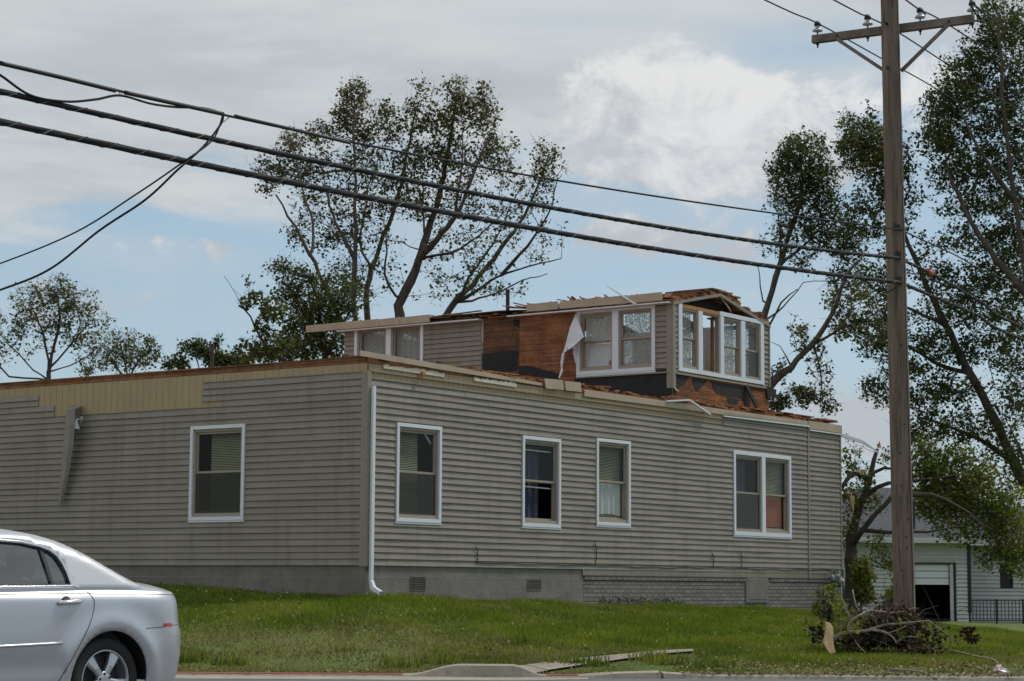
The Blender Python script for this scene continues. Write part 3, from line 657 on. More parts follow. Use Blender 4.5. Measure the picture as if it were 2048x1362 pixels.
# windows
scr=dict(lower='screen')
window(house,fR(0),w1,[dict(inside=[('blind',0,.66),'brace'],lower='screen')],'window nearest the corner with olive blind')
window(house,fR(0),w2,[dict(inside=['rod','navy'],lower='open')],'window with dark navy curtain')
window(house,fR(0),w3,[dict(inside=['blind','lacelow'],lower='glass')],'window with ruffled lace curtain')
um=(RW(1521,990)[0],RW(1527.5,990)[0])
window(house,fR(0),w4,[dict(inside=['navy'],lower='screen'),dict(inside=[('blind',0,1),'redboard'],lower='glass')],'double window with reddish board behind the right pane',mulls=[(w4[0]+.07,um[0]),(um[1],w4[1]-.07)],cas=.075)
window(house,fL(0),wl,[dict(inside=[('blind',0,.78)],lower='screen')],'window with cream blind in the shaded wall')
# foundation
b=MB(); b.prism([(-.02,.2),(XSTEP,.2),(XSTEP,Z0-.006),(-.02,Z0-.006)],fR(0),-.1,.002); b.prism([(.02,.2),(WLEN,.2),(WLEN,Z0-.006),(.02,Z0-.006)],fL(0),-.1,.002)
zc=LW(500,1154)[1]
b.prism([(-.0,.2),(XSTEP,.2),(XSTEP,zc-.22),(-.0,zc-.22)],fR(0),0,.012)
o=b.build('foundation',M['concrete'],house)
def rowlines(b,fn,u0,u1,z): b.prism([(u0,z-.003),(u1,z-.003),(u1,z+.003),(u0,z+.003)],fn,0,.0045)
b=MB(); rowlines(b,fL(0),.0,WLEN,zc); rowlines(b,fR(0),0,XSTEP,zc)
for u in np.arange(.4,6,.4): 
    b.prism([(u-.002,zc),(u+.002,zc),(u+.002,Z0-.01),(u-.002,Z0-.01)],fR(0),0,.0038)
b.build('mortar_line',M['pave'],house)
b=MB(); b.prism([(XSTEP,.1),(HL,.1),(HL,Z0-.11),(XSTEP,Z0-.11)],fR(0),-.1,.004); b.build('brick_foundation',M['brickm'],house)
b=MB(); u=XSTEP+.04
while u<HL-.08:
    if not (RW(1490,1180)[0]<u+.03<RW(1540,1180)[0]): b.prism([(u,Z0-.185),(u+.062,Z0-.185),(u+.062,Z0-.11),(u,Z0-.11)],fR(0),0,.022)
    u+=.07
b.build('soldier_course',M['brickm'],house,bevel=.004)
r=random.Random(2); b=MB()
for i in range(150):
    u=r.uniform(XSTEP+.5,XSTEP+3.4); p=Vector((u,-.02-r.random()*.08,gz(*(HM@Vector((u,0,0))).xy)+r.random()*.14)); s_=r.uniform(.02,.055)
    b.beam(p,p+Vector((r.uniform(-1,1),r.uniform(-.3,.3),r.uniform(-.6,.6)))*s_,s_,s_*.7)
b.build('crumbled_mortar',M['concrete'],house)
# hatch and vents
h0=RW(1490,1166); h1=RW(1534,1205); b=MB(); b.prism([(h0[0],h1[1]),(h1[0],h1[1]),(h1[0],Z0-.11),(h0[0],Z0-.11)],fR(0),.0,.03); b.prism([(h0[0]+.09,h1[1]+.06),(h1[0]-.07,h1[1]+.06),(h1[0]-.07,Z0-.14),(h0[0]+.09,Z0-.14)],fR(0),.0,.037); b.build('crawl_hatch',M['concrete'],house,bevel=.004)
for (x0,x1,y0,y1) in ((820,851,1153,1182),(1054,1082,1158,1181)):
    a,za=RW(x0,y1); c,zb_=RW(x1,y0); b=MB(); b.prism([(a,za),(c,za),(c,zb_),(a,zb_)],fR(0),.001,.004); v=b.build('vent',M['dark'],house)
    b=MB(); frame(b,fR(0),a,c,za,zb_,.012,.004,.014)
    for u in np.arange(a+.03,c,.028): b.prism([(u,za),(u+.005,za),(u+.005,zb_),(u,zb_)],fR(0),.005,.012)
    for z in np.arange(za+.03,zb_,.028): b.prism([(a,z),(c,z),(c,z+.005),(a,z+.005)],fR(0),.005,.013)
    b.build('grille',M['concrete'],v)
# downspout at the corner
d0=RW(737,772); d1=RW(749,1175); u0,u1=d0[0]+.01,d0[0]+.078; b=MB()
zb=RW(743,1160)[1]; b.box(u0,u1,-.092,-.045,zb,d0[1])
b.add([(u0,-.092,zb),(u1,-.092,zb),(u1,-.045,zb),(u0,-.045,zb),(u0,-.14,zb-.1),(u1,-.14,zb-.1),(u1,-.07,zb-.14),(u0,-.07,zb-.14),(u0+.02,-.26,zb-.17),(u1+.02,-.26,zb-.17),(u1+.02,-.24,zb-.235),(u0+.02,-.24,zb-.235)],
  [(0,1,5,4),(1,2,6,5),(2,3,7,6),(3,0,4,7),(4,5,9,8),(5,6,10,9),(6,7,11,10),(7,4,8,11)])
for t in (.3,.55,.8):
    pass
b.build('downspout',M['white'],house,bevel=.006)
# floodlight
pl=hp(160,842,0,-.05); lx,ly,lz=pl; b=MB(); b.lathe([(.055,0),(.055,.04),(.03,.05)],(-.03,ly,lz+.03),14,'X'); fl=b.build('floodlight',M['lamp'],house,smooth=False)
b=MB(); b.tube([(-.07,ly,lz+.03),(-.13,ly-.01,lz+.02),(-.15,ly-.02,lz-.03)],.018,8); b.build('arm',M['lamp'],fl,smooth=True)
b=MB(); b.lathe([(.022,.06),(.028,.03),(.035,0),(.062,-.08),(.066,-.1),(.05,-.095)],(-.155,ly-.02,lz-.05),16); b.build('lamp_head',M['lamp'],fl,smooth=True)
# stapled cable on the wall
b=MB(); zz=RW(900,1136)[1]; pts=[]
for i in range(80):
    u=RW(950,1130)[0]+(HL-.2-RW(950,1130)[0])*i/79; pts.append((u,-.036,RW(950,1124)[1]-.012*math.sin(i*.9)-.02*min(1,i/20)-.01*math.sin(i*.23)))
b.tube(pts,.008,5)
for (px,py0,py1) in ((946,1092,1126),(1184,1082,1130),(1419,1105,1137),(1476,1102,1137)):
    a=RW(px,py0); c=RW(px+4,py1); b.tube([(a[0],-.05,a[1]),(c[0]+.02,-.042,a[1]*.7+c[1]*.3),(c[0]+.02,-.04,c[1]*.7+a[1]*.3),(c[0]-.01,-.036,c[1])],.007,5)
b.build('wall_cable',M['black'],house)

# --- upper storey
YB=.4
XA=hp(1345,700,1,YB).x; XE=hp(1536,700,1,YB).x; YE=hp(690,690,0,XA).y
zroof=ZP+.07
ZE=hp(1340,603,1,YB).z            # eave
ZAp=hp(1437,590,1,YB).z; XAp=hp(1437,590,1,YB).x
fA=fL(XA); fB=fR(YB); fD=lambda u,d,z:(XE+d,u,z); fE=lambda u,d,z:(u,YE+d,z)
A=lambda px,py:LW(px,py,XA); B=lambda px,py:RW(px,py,YB)
def rrA(tl,tr,bl,br):
    p=[A(*q) for q in (tl,tr,bl,br)]; u=[(p[0][0]+p[2][0])/2,(p[1][0]+p[3][0])/2]; return (min(u),max(u),(p[2][1]+p[3][1])/2,(p[0][1]+p[1][1])/2)
wa1=rrA((711,652.5),(848.5,642),(711,735),(848.5,730)); wa1=(wa1[0],wa1[1],wa1[3]-1.6,wa1[3])
wa2=rrA((1155,619.5),(1312,610),(1155,751),(1312,742))
wb=rr(lambda x,y,c:RW(x,y,YB),(1354,608),(1524.4,641),(1354,743),(1524.4,769))
holesA=[inset(wa1),inset(wa2)]; holesB=[inset(wb)]
hD=[(YB+.35,YB+1.25,wb[2]+.05,wb[3]-.05),(YB+1.45,YB+2.4,wb[2]+.05,wb[3]-.05),(YB+3.2,YB+4.3,wb[2]+.05,wb[3]-.05),(YB+5.2,YB+6.5,wb[2]+.05,wb[3]-.05)]
b=MB()
wall_sheet(b,fA,None,.12,zroof,ZE-.02,YB,YE,holesA); wall_sheet(b,fB,None,.12,zroof,ZE-.02,XA,XE,holesB); wall_sheet(b,fD,None,.12,zroof,ZE-.02,YB,YE,hD); wall_sheet(b,fE,None,.12,zroof,ZE-.02,XA,XE,[])
b.build('upper_wall',M['plaster'],house,fix=False)
for h in hD:
    b=MB(); frame(b,fD,*h,.05,-.1,.02); b.prism([(h[0],(h[2]+h[3])/2-.02),(h[1],(h[2]+h[3])/2-.02),(h[1],(h[2]+h[3])/2+.02),(h[0],(h[2]+h[3])/2+.02)],fD,-.08,-.03); o=b.build('window',M['white'],house)
    b=MB(); quadp(b,fD,h[0]+.03,h[1]-.03,h[2],h[3],-.11,12,.015); b.build('curtain',M['lace_thin'],o,fix=False)
# exposed strips over whole sheathing
def strips(b,fn,u0,u1,z0,z1,holes,r,pitch=.040,skip=.0):
    z=z0
    while z<z1-.01:
        u=u0
        while u<u1:
            e=min(u+r.uniform(.5,1.2),u1)
            if r.random()>skip:
                for (a,c,p,q) in rects_minus(u,e-.003,z,z+pitch-.011,holes): b.prism([(a,p),(c,p),(c,q),(a,q)],fn,.004,.020+r.uniform(-.004,.004))
            u=e
        z+=pitch
r=random.Random(12); b=MB()
uS1=A(1155,700)[0]; uS0=A(968,700)[0]
uSm=A(1040,660)[0]; strips(b,fA,uS1-.1,uSm,zroof,ZE+.02,holesA,r); b.build('sheathing',M['lath'],house); b=MB(); strips(b,fA,uSm,uS0+.015,zroof,ZE+.02,holesA,r); b.build('sheathing',M['lathdark'],house)['label']='sheathing boards stained dark'; b=MB(); strips(b,fB,XA,XE,zroof,wb[2]+.02,holesB,r,.042)
b.build('sheathing',M['lath'],house)
b=MB(); 
b.prism([(YB,zroof),(YE,zroof),(YE,ZE-.02),(YB,ZE-.02)],lambda u,d,z:fA(u,d,z),0.001,.003) if False else None
def patch(b,fn,poly,d0=.022,d1=.028): q=MB(); q.prism(poly,fn,d0,d1); q.build('tar_paper',M['tar'],house)
patch(b,fA,[A(966,745),A(966,708),A(1000,704),A(1037,700),A(1037,740),A(1000,748)])
patch(b,fA,[(YB+.0,zroof),(uS1+.05,zroof),(uS1+.05,wa2[2]+.02),(YB,wa2[2]+.02)])
patch(b,fA,[A(1028,640),A(1040,640),A(1040,656),A(1030,652)])
patch(b,fA,[A(1040,748),A(1040,732),A(1060,732),A(1120,748),A(1120,760)],.024,.05)
patch(b,fB,[B(1346,750),B(1353,742),B(1378,752),B(1366,768),B(1356,775),B(1350,790),B(1346,790)])
patch(b,fB,[B(1382,755),B(1412,762),B(1405,770),B(1393,782),B(1386,775)])
patch(b,fB,[B(1420,762),B(1480,772),B(1525,780),B(1525,783),B(1498,778),B(1497,812),B(1488,812),B(1480,795),B(1452,792),B(1430,788)])
patch(b,fB,[B(1452,794),B(1462,796),B(1478,800),B(1470,808),B(1455,806)])
patch(b,fB,[B(1528,772),B(1548,780),B(1546,796),B(1538,792),B(1536,800),B(1530,795)],.03,.06)
b=MB(); p,q=B(1488,772),B(1500,815); b.beam(fB(p[0],.06,p[1]),fB(q[0],.16,q[1]),.10,.03,(0,1,0)); b.build('hanging_batten',M['tar'],house)
# siding left on the upper walls
b=MB(); Zs=wa2[2]-.02; n=int((ZE-.03-zroof)/EXP)+1
uP=A(850,680)[0]; rowsA=[]
for k in range(n):
    iv=[(A(710,680)[0],YE)] if True else []
    e=A(967-k*.25+.8*math.sin(k*1.1),690)[0]; iv=[(e,uP+.02),(A(711,680)[0]-.01,YE)]
    rowsA.append(iv)
siding(b,fA,zroof+.02,rowsA,[wh(wa1)],8); b.build('siding',M['siding'],house,fix=False); b=MB()
k0=int((Zs-zroof)/EXP); rows2=[[(YB+.05,wa2[0]+.03)] for k in range(n-k0)]
siding(b,fA,zroof+.02+k0*EXP,rows2,[wh(wa2)],9); b.build('siding',M['siding'],house,fix=False); b=MB()
rB=[[(XA+.05,wb[0]+.02),(wb[1]-.02,XE)] for k in range(n-k0)]
siding(b,fB,zroof+.02+k0*EXP,rB,[wh(wb)],10)
b.build('siding',M['siding'],house,fix=False)
b=MB(); zc0=hp(1338,775,1,YB).z
b.box(XA-.04,XA+.06,YB-.042,YB,zc0,ZE-.01); b.box(XA-.041,XA,YB+.0,YB+.11,zc0,ZE-.01)
b.box(XE-.02,XE+.03,YB-.04,YB+.05,Zs-.1,ZE-.06)
b.add([fB(XA-.02,.042,zc0),fB(XA+.06,.042,zc0),fB(XA+.08,.11,zc0-.07),fB(XA,.11,zc0-.06),fB(XA-.02,.03,zc0),fB(XA+.06,.03,zc0),fB(XA+.09,.10,zc0-.085),fB(XA,.10,zc0-.075)],[(0,1,2,3),(4,5,6,7),(1,5,6,2),(0,4,7,3)])
b.build('corner_board',M['siding_trim'],house,bevel=.004)
b=MB(); b.prism([(YB+.05,wa2[2]-.06),(uS1,wa2[2]-.06),(uS1,wa2[2]-.032),(YB+.05,wa2[2]-.032)],fA,.0,.06); b.prism([(XA+.06,wb[2]-.07),(XE,wb[2]-.07),(XE,wb[2]-.032),(XA+.06,wb[2]-.032)],fB,0,.06); b.build('sill_flashing',M['siding_trim'],house)
window(house,fA,wa1,[dict(inside=['lace'],lower='glass'),dict(inside=['lace'],lower='glass')],'upstairs pair of windows half hidden behind the torn low roof',cas=.075,mull=.13)
o=window(house,fA,wa2,[dict(inside=['thin'],lower='glass'),dict(inside=['lace','whitelow'],lower='glass')],'upstairs pair of windows beside the flapping white sheet',cas=.075,mull=.14)
mu=[(B(1361,680)[0],B(1394,680)[0]),(B(1402,680)[0],B(1437.5,680)[0]),(B(1444.5,680)[0],B(1479,680)[0]),(B(1487,680)[0],B(1518,680)[0])]
# four-light window in the gable end
u0,u1,z0,z1=wb; b=MB(); c=.075
b.prism([(u0,z0),(u1,z0),(u1,z0+c),(u0,z0+c)],fB,-.02,.048); b.prism([(u0,z0+c),(mu[0][0],z0+c),(mu[0][0],z1),(u0,z1)],fB,-.02,.048); b.prism([(mu[3][1],z0+c),(u1,z0+c),(u1,z1-c),(mu[3][1],z1-c)],fB,-.02,.048)
for i in range(3):
    b.prism([(mu[i][1],z0+c),(mu[i+1][0],z0+c),(mu[i+1][0],z1-c-.01*(i>1)),(mu[i][1],z1-c-.01*(i>1))],fB,-.02,.046)
b.prism([(mu[2][0]-.16,z1-c),(u1,z1-c),(u1,z1+.01),(mu[2][0]-.16,z1+.01)],fB,-.02,.050)
bw=b.build('window',M['white'],house,bevel=.004); bw['label']='four light window in the gable end with one missing sash'
b=MB(); b.prism([(mu[0][0]-.04,z1-c),(mu[1][1],z1-c),(mu[1][1],z1+.0),(mu[0][0]-.04,z1+.0)],fB,-.05,.03); b.build('header',mat('bare_header_board',(.42,.2,.07),.8,var=.2,vscale=8),bw)
unit(bw,fB,mu[0][0],mu[0][1],z0+c,z1-c-.002,['thin'],lower='glass'); unit(bw,fB,mu[2][0],mu[2][1],z0+c,z1-c-.012,['thin'],lower='glass'); unit(bw,fB,mu[3][0],mu[3][1],z0+c,z1-c-.012,[],lower='screen')
b=MB(); frame(b,fB,mu[1][0],mu[1][1],z0+c,z1-c-.002,.03,-.075,.01); b.build('window_frame',M['sash'],bw)
b=MB(); b.prism([(mu[1][1]-.12,z0+c+.05),(mu[1][1]-.05,z0+c+.05),(mu[1][1]-.05,z1-c-.05),(mu[1][1]-.12,z1-c-.05)],fB,-.12,-.08); b.build('broken_sash',M['brown'],bw)
# pink flower and toy on the sill inside
b=MB(); pf=A(1216,724); c=fA(pf[0],-.10,pf[1]); 
for i in range(9): b.lathe([(.0,-.02),(.022,0),(0,.02)],(c[0]+rnd.uniform(-.03,.03),c[1]+rnd.uniform(-.03,.03),c[2]+rnd.uniform(-.035,.035)),7)
pk=b.build('silk_flower',M['pink'],None,smooth=True); pk.matrix_world=HM; single(pk,'small pink flower behind the lower left pane of the upstairs window','flower')
# gable roof remains
ov=.18
def rafterpt(x,dz=0): 
    t=(x-XA)/(XAp-XA) if x<XAp else (XE-x)/(XE-XAp); return ZE+(ZAp-ZE)*t+dz
b=MB()
for xa,xb in ((XA-ov,XAp),(XAp,XE+ov)):
    za=ZE-.04 if xa<XA else ZAp; zb2=ZAp if xb<=XAp else ZE-.04
    y=YB+.05
    i=0
    while y<YE+.4:
        e=y+.13
        if not (.7<y<1.9 or 2.3<y<3.5 or 4.6<y<5.6): b.add([(xa,y,za),(xb,y,zb2),(xb,e,zb2),(xa,e,za),(xa,y,za+.02),(xb,y,zb2+.02),(xb,e,zb2+.02),(xa,e,za+.02)],[(0,3,2,1),(4,5,6,7),(0,1,5,4),(1,2,6,5),(2,3,7,6),(3,0,4,7)])  # unseen gaps left in the deck to brighten the curtained room below
        y+=.136
b.build('upper_roof_deck',M['brown'],house)
b=MB()  # stepped torn boards over the gable
r=random.Random(31)
steps=[(1341,597),(1350,591),(1358,589),(1372,586),(1388,583),(1402,580),(1408,577),(1420,578),(1427,575),(1437,576),(1452,580),(1463,584),(1466,590),(1475,601),(1478,608),(1497,611),(1500,621),(1518,622),(1520,632),(1530,637)]
for i,(px,py) in enumerate(steps[:-1]):
    nx=steps[i+1][0]; u,z=B(px,py+1); u2,_=B(nx+r.uniform(0,5),py); base=rafterpt((u+u2)/2,-.0); zz=z
    kk=0
    while zz>base-.01 and kk<7:
        y0=YB+r.uniform(-.06,.10); b.box(u+r.uniform(-.07,.03),u2+r.uniform(-.03,.06),y0,y0+.9,zz-.033+r.uniform(0,.006),zz-.001); zz-=.038; kk+=1
for i in range(110):
    y=r.uniform(YB,YE+.3); x=XA+r.uniform(-.15,.6); z=ZE+.015+(x-XA)*.14+r.random()*.055; l=r.uniform(.2,1.1)
    b.beam((x,y,z),(x+r.uniform(-.12,.2),y+l,z+r.uniform(-.02,.03)),.09,.018)
ya1=A(1025,620)[0]
for i in range(46):
    y=r.uniform(YB+.1,ya1); l=r.uniform(.15,.6); b.beam((XA+r.uniform(-.1,.25),y,ZE+.08+r.random()*.08),(XA+r.uniform(-.1,.5),y+l,ZE+.16+r.random()*.13),r.uniform(.05,.13),.02)
for i in range(14):
    y=YB+.3+i*.14*2; 
    b.beam((XA-.1,y,ZE+.03),(XA+.6,y+.05,ZE+.13+r.uniform(-.02,.05)),.12,.02)
b.build('torn_roof_boards',M['brown'],house)
b=MB()
for (px0,px1,dy) in ((640,880,-3),(700,1000,-4),(760,1035,-2),(880,1010,-6)):
    a,c=A(px0,628),A(px1,615); ua,uc=a[0],c[0]; zt3=ZE+.09-dy*.004
    b.add([(XA-.2,uc,zt3-.03),(XA-.2,ua,zt3-.05),(XA+.5,ua,zt3+.03),(XA+.5,uc,zt3+.06),(XA-.2,uc,zt3-.018),(XA-.2,ua,zt3-.038),(XA+.5,ua,zt3+.045),(XA+.5,uc,zt3+.075)],[(0,3,2,1),(4,5,6,7),(0,1,5,4),(1,2,6,5),(2,3,7,6),(3,0,4,7)])
b.build('roofing_felt',M['tar'],house)
b=MB()
for i in range(30):
    y=r.uniform(A(1020,620)[0],YE+.3); z=ZE+.07+r.random()*.07; b.beam((XA-.18+r.random()*.1,y,z),(XA-.1+r.random()*.1,y+r.uniform(.3,1.2),z-r.uniform(0,.03)),.05,.010)
b.build('splintered_lath',M['lath_pale'],house)
# fascia boards at the upper eave, each piece
for (px0,px1,yy0,yy1) in ((625,770,645,661),(771,812,627,643),(813,872,624,640),(1065,1127,607,621),(1131,1197,601,617),(1200,1266,597,612),(1268,1335,590,606)):
    ua,z1_=A(px0,yy0); uc,_=A(px1,yy0); h=.15
    zz=ZE-.02 if px0<900 else ZE+.02
    b=MB(); b.prism([(uc,zz),(ua,zz),(ua,zz+h),(uc,zz+h+.01)],fA,.19,.215); b.build('fascia',M['fascia'],house,bevel=.003)
b=MB(); e0,e1=A(1340,600)[0],A(1025,620)[0]; b.prism([(YB-.02,ZE-.035),(e1,ZE-.045),(e1,ZE-.02),(YB-.02,ZE-.01)],fA,.0,.2); b.prism([(A(968,630)[0],ZE-.055),(YE+.1,ZE-.055),(YE+.1,ZE-.03),(A(968,630)[0],ZE-.03)],fA,.0,.19); b.build('soffit',M['white'],house)
# gable trim and dark gable infill
b=MB(); b.prism([(XA+.05,ZE-.05),(XAp,ZE-.05),(XAp,ZAp-.04),],fB,-.3,-.25); b.prism([(XAp,ZE-.05),(XE-.05,ZE-.05),(XAp,ZAp-.04)],fB,-.3,-.25); b.build('gable_infill',M['tar'],house)
b=MB(); b.beam(fB(XA-.05,.03,ZE-.03),fB(XAp,.03,ZAp),.05,.055,(0,0,1)); b.beam(fB(XAp,.03,ZAp),fB(XE+.03,.03,ZE-.08),.05,.055,(0,0,1)); 
b.prism([(XAp-.02,ZAp-.04),(XAp+.10,ZAp-.08),B(1460,627),(XAp+.35,ZAp-.2)],fB,.035,.045); b.build('rake_trim',M['siding_trim'],house)
# vent pipes (through the roof)
for (px,pt,pb,Y,lab) in ((1015.5,579,625,43.5,'dark vent pipe standing on the torn upper roof'),(424,688,745,42,'dark vent pipe standing on the low roof at the left')):
    p0=at(px,pb,Y); p1=at(px,pt,Y); b=MB(); b.tube([(p0.x,p0.y,p0.z-.3),p1],.042,12); b.tube([p1-Vector((0,0,.05)),p1],.047,12)
    o=b.build('vent_pipe',mat('rusty_pipe',(.045,.03,.03),.8,var=.2) if px>1000 else M['bark'],None,smooth=False); single(o,lab,'vent pipe')
# loose debris ---------------------------------------------------------
def hobj(b,name,m_,label,cat,group=None,bevel=0,smooth=False,fix=True):
    o=b.build(name,m_,None,bevel=bevel,smooth=smooth,fix=fix); o.matrix_world=HM; return single(o,label,cat,group)
a=hp(720,706,1,-.06); c=hp(1085,769,1,-.03); b=MB(); m1=a.lerp(c,.45)+Vector((0,0,.0))
b.beam(a,m1,.02,.085,(0,0,1)); b.beam(m1,c,.02,.083,(0,0,1),.02,.05); hobj(b,'fascia_board',M['fascia'],'long beige board lying along the torn edge of the low roof','board')
for (q,lab) in (([(1088,757),(1124,760),(1127,780),(1091,777)],'small beige board hanging over the roof edge, the left one of two'),([(1128,762),(1160,765),(1162,784),(1131,781)],'small beige board hanging over the roof edge, the right one of two')):
    b=MB(); b.prism([RW(*p,-.06) for p in q],fR(-.06),0,.015); hobj(b,'fascia_board',M['fascia'],lab,'board','short boards on the roof edge')
a=hp(1213,571,0,XA-.3); m1=hp(1256,599,0,XA-.25); c=hp(1272,609,0,XA-.21); b=MB(); b.tube([a,m1,c],[.008,.022,.026],6); hobj(b,'metal_strip',M['white'],'thin white strip sticking up from the upper eave','metal strip')
a=hp(1333,802,1,-.05); m1=hp(1378,800,1,-.1); c=hp(1420,829,1,-.12); b=MB(); b.beam(a,m1,.05,.03); b.beam(m1,c,.05,.03); hobj(b,'gutter_piece',M['white'],'bent white gutter piece draped over the low roof edge','gutter')
a=hp(1683,870,1,.0); c=hp(1758,905,1,-.4); m2=hp(1725,884,1,-.2); b=MB(); b.beam(a,m2,.03,.07); b.beam(m2,c,.03,.06,w2=.01,h2=.02); b.tube([a+Vector((0,0,-.03)),(m2+c)/2-Vector((0,0,.08)),c],.008,5); hobj(b,'gutter_strip',M['white'],'white strip poking out from the far end of the house','metal strip')
# insulation tuft
p=hp(844,747,1,-.08); b=MB(); r=random.Random(8)
for i in range(60):
    d=Vector((r.gauss(0,1),r.gauss(0,1),r.gauss(0,1.2))).normalized()*r.uniform(.02,.065); b.tube([p+d*.2,p+d*.7+Vector((r.uniform(-.02,.02),0,0)),p+d+Vector((0,0,-.015))],[.016,.012,.003],5)
hobj(b,'insulation_tuft',M['pinkish'],'tuft of orange pink insulation caught on the roof edge near the corner','insulation')
# scraps on the low roof behind the edge
r=random.Random(21)
for (px,py,n_,lab) in ((855,710,9,'heap of splintered boards on the low roof below the left upstairs windows'),(925,745,7,'small pile of broken boards at the foot of the upstairs siding')):
    p=hp(px,py,1,1.0); b=MB()
    for i in range(n_):
        q=Vector((p.x+r.uniform(-.5,.3),p.y+r.uniform(-.3,.5),ZP+.1+i*.028)); b.beam(q,q+Vector((r.uniform(.4,.9),r.uniform(-.3,.3),r.uniform(-.05,.12))),.1,.025)
    hobj(b,'board_pile',M['brown'],lab,'broken boards')
# hanging folded siding strip on the left wall, two folded pieces
def lwp(px,py,d): q=hp(px,py,0,-d); return q
b=MB(); L1=[(133,822,.16),(131,850,.17),(126,900,.15),(121,960,.12),(118,1006,.09)]; R1=[(150,818,.24),(150,850,.24),(147,890,.22),(137,950,.16),(124,1008,.1)]; Mid=[(141,818,.26),(141,850,.27),(137,895,.24),(129,955,.18),(121,1008,.12)]
vs=[]
for l,m_,r_ in zip(L1,Mid,R1): vs+=[lwp(*l),lwp(*m_),lwp(*r_)]
fs=[]
for i in range(4):
    for j in range(2): a0=i*3+j; fs.append((a0,a0+1,a0+4,a0+3))
b.add(vs,fs)
b.add([lwp(133,822,.16),lwp(141,818,.26),lwp(150,818,.24),lwp(163,812,.05),lwp(150,811,.02),lwp(142,810,.02)],[(0,1,5),(1,2,4,5),(2,3,4)])
b.add([lwp(150,818,.24),lwp(163,812,.05),lwp(151,880,.05),lwp(142,900,.15)],[(0,1,2,3)])
b.tube([lwp(121,1006,.1),lwp(122,1020,.07)],.004,4)
o=hobj(b,'torn_siding_strip',mat('strip_vinyl',(.25,.215,.19),.5,var=.05),'torn strip of siding folded over and hanging beside the floodlight','siding strip',fix=False)
sm=o.modifiers.new('solid','SOLIDIFY'); sm.thickness=.004
# white house wrap flapping
dW=.28
def ap(px,py,d=.12): return hp(px,py,0,XA-d)
b=MB(); V0=[ap(1152,626,.05),ap(1168,674,.18),ap(1165,676,.25),ap(1144,695,.28),ap(1126,707,.22),ap(1131,690,.16),ap(1140,655,.1)]
b.add(V0,[(0,1,6),(1,2,6),(2,3,5,6),(3,4,5)]); 
b.add([ap(1124,706,.22),ap(1129,706,.24),ap(1125,735,.2),ap(1126,742,.22),ap(1119,757,.2),ap(1117,756,.2),ap(1122,738,.18),ap(1121,725,.2)],[(0,1,2,7),(7,2,3,6),(6,3,4,5)])
b.add([ap(1144,695,.20),ap(1153,684,.06),ap(1154,735,.05),ap(1150,722,.06),ap(1146,706,.1)],[(0,1,2,3,4)])
o=hobj(b,'torn_housewrap',M['wrap'],'torn white wrap sheet flapping beside the upstairs windows','house wrap',fix=False); sm=o.modifiers.new('solid','SOLIDIFY'); sm.thickness=.003
fc=bpy.data.curves.new('print','FONT'); fc.body='kor'; fc.size=.13; fo=bpy.data.objects.new('print',fc); COL.objects.link(fo)
dg=bpy.context.evaluated_depsgraph_get(); me=bpy.data.meshes.new_from_object(fo.evaluated_get(dg)); bpy.data.objects.remove(fo); me.materials.clear(); me.materials.append(M['ink'])
po=bpy.data.objects.new('print',me); COL.objects.link(po); po.parent=o; pp=ap(1133,705,.26); po.matrix_local=Matrix.Translation(pp)@Matrix.Rotation(-math.pi/2,4,'Z')@Matrix.Rotation(math.pi/2,4,'X')

# gas meter
gp=RW(1672,1160,-.2); gx,gzz=gp; G=HM@Vector((gx,-.2,0)); gm=empty('gas_meter',(G.x,G.y,gz(G.x,G.y)),HROT,'grey gas meter on its pipes at the far corner of the house','gas meter')
zz=gzz-gz(G.x,G.y); b=MB(); b.lathe([(.0,-.17),(.09,-.16),(.115,-.1),(.115,.06),(.09,.12),(0,.13)],(0,0,zz),18); b.build('meter_body',M['meter'],gm,smooth=True)
b=MB(); b.lathe([(0,-.06),(.05,-.05),(.06,0),(.05,.03),(0,.035)],(0,-.12,zz-.02),14,'Y'); b.build('dial',M['cream'],gm,smooth=True)
b=MB(); b.tube([(-.07,0,zz+.1),(-.07,0,zz+.2),(-.2,0,zz+.2),(-.2,0,-.1)],.018,8); b.tube([(.07,0,zz+.1),(.07,0,zz+.22),(.33,0,zz+.22),(.33,0,-.1)],.018,8); b.build('pipe',M['meter'],gm,smooth=True)
b=MB(); b.lathe([(0,-.05),(.08,-.04),(.085,.01),(.04,.05),(0,.05)],(-.24,-.03,zz+.03),16,'Y'); b.build('regulator',M['meter'],gm,smooth=True)
b=MB(); b.lathe([(.05,-.03),(.055,.03),(0,.04)],(.12,-.03,zz+.04),12); b.build('cap',M['cream'],gm,smooth=True)

exec_marker=0
# ------------------------------------------------------------------ utility pole
PY=29.0; pb=at(1811,1290,PY); pt=at(1779,0,PY); gb=gz(pb.x,pb.y)
pole=empty('utility_pole',(pb.x,pb.y,gb),0,'tall weathered wooden utility pole with one crossarm, right of the house','utility pole')
off=Vector((pb.x,pb.y,gb)); ax=(pt-pb)/(pt.z-pb.z)
top=pt+ax*1.5
b=MB(); n=26; P=[];Rr=[]
for i in range(n):
    t=i/(n-1); z=gb-.3+(top.z-gb+.3)*t; p=pb+ax*(z-pb.z); P.append(p-off); Rr.append(.152-.031*t+.002*math.sin(i*2.3))
b.tube(P,Rr,28); b.build('post',M['pole'],pole,smooth=True)
def polept(z): return pb+ax*(z-pb.z)-off
pa=at(1773,52,PY); FA=R_(29.5); ad=Vector((math.cos(FA),-math.sin(FA),0)); wd_=Vector((math.sin(FA),math.cos(FA),0))
arm_c=polept(pa.z)+wd_*.19-ad*.02; 
al=arm_c-ad*1.22; ar=arm_c+ad*1.17
b=MB(); b.beam(al,ar,.10,.115); ca=b.build('crossarm',M['armwood'],pole,bevel=.006)
zbr=at(1773,140,PY).z
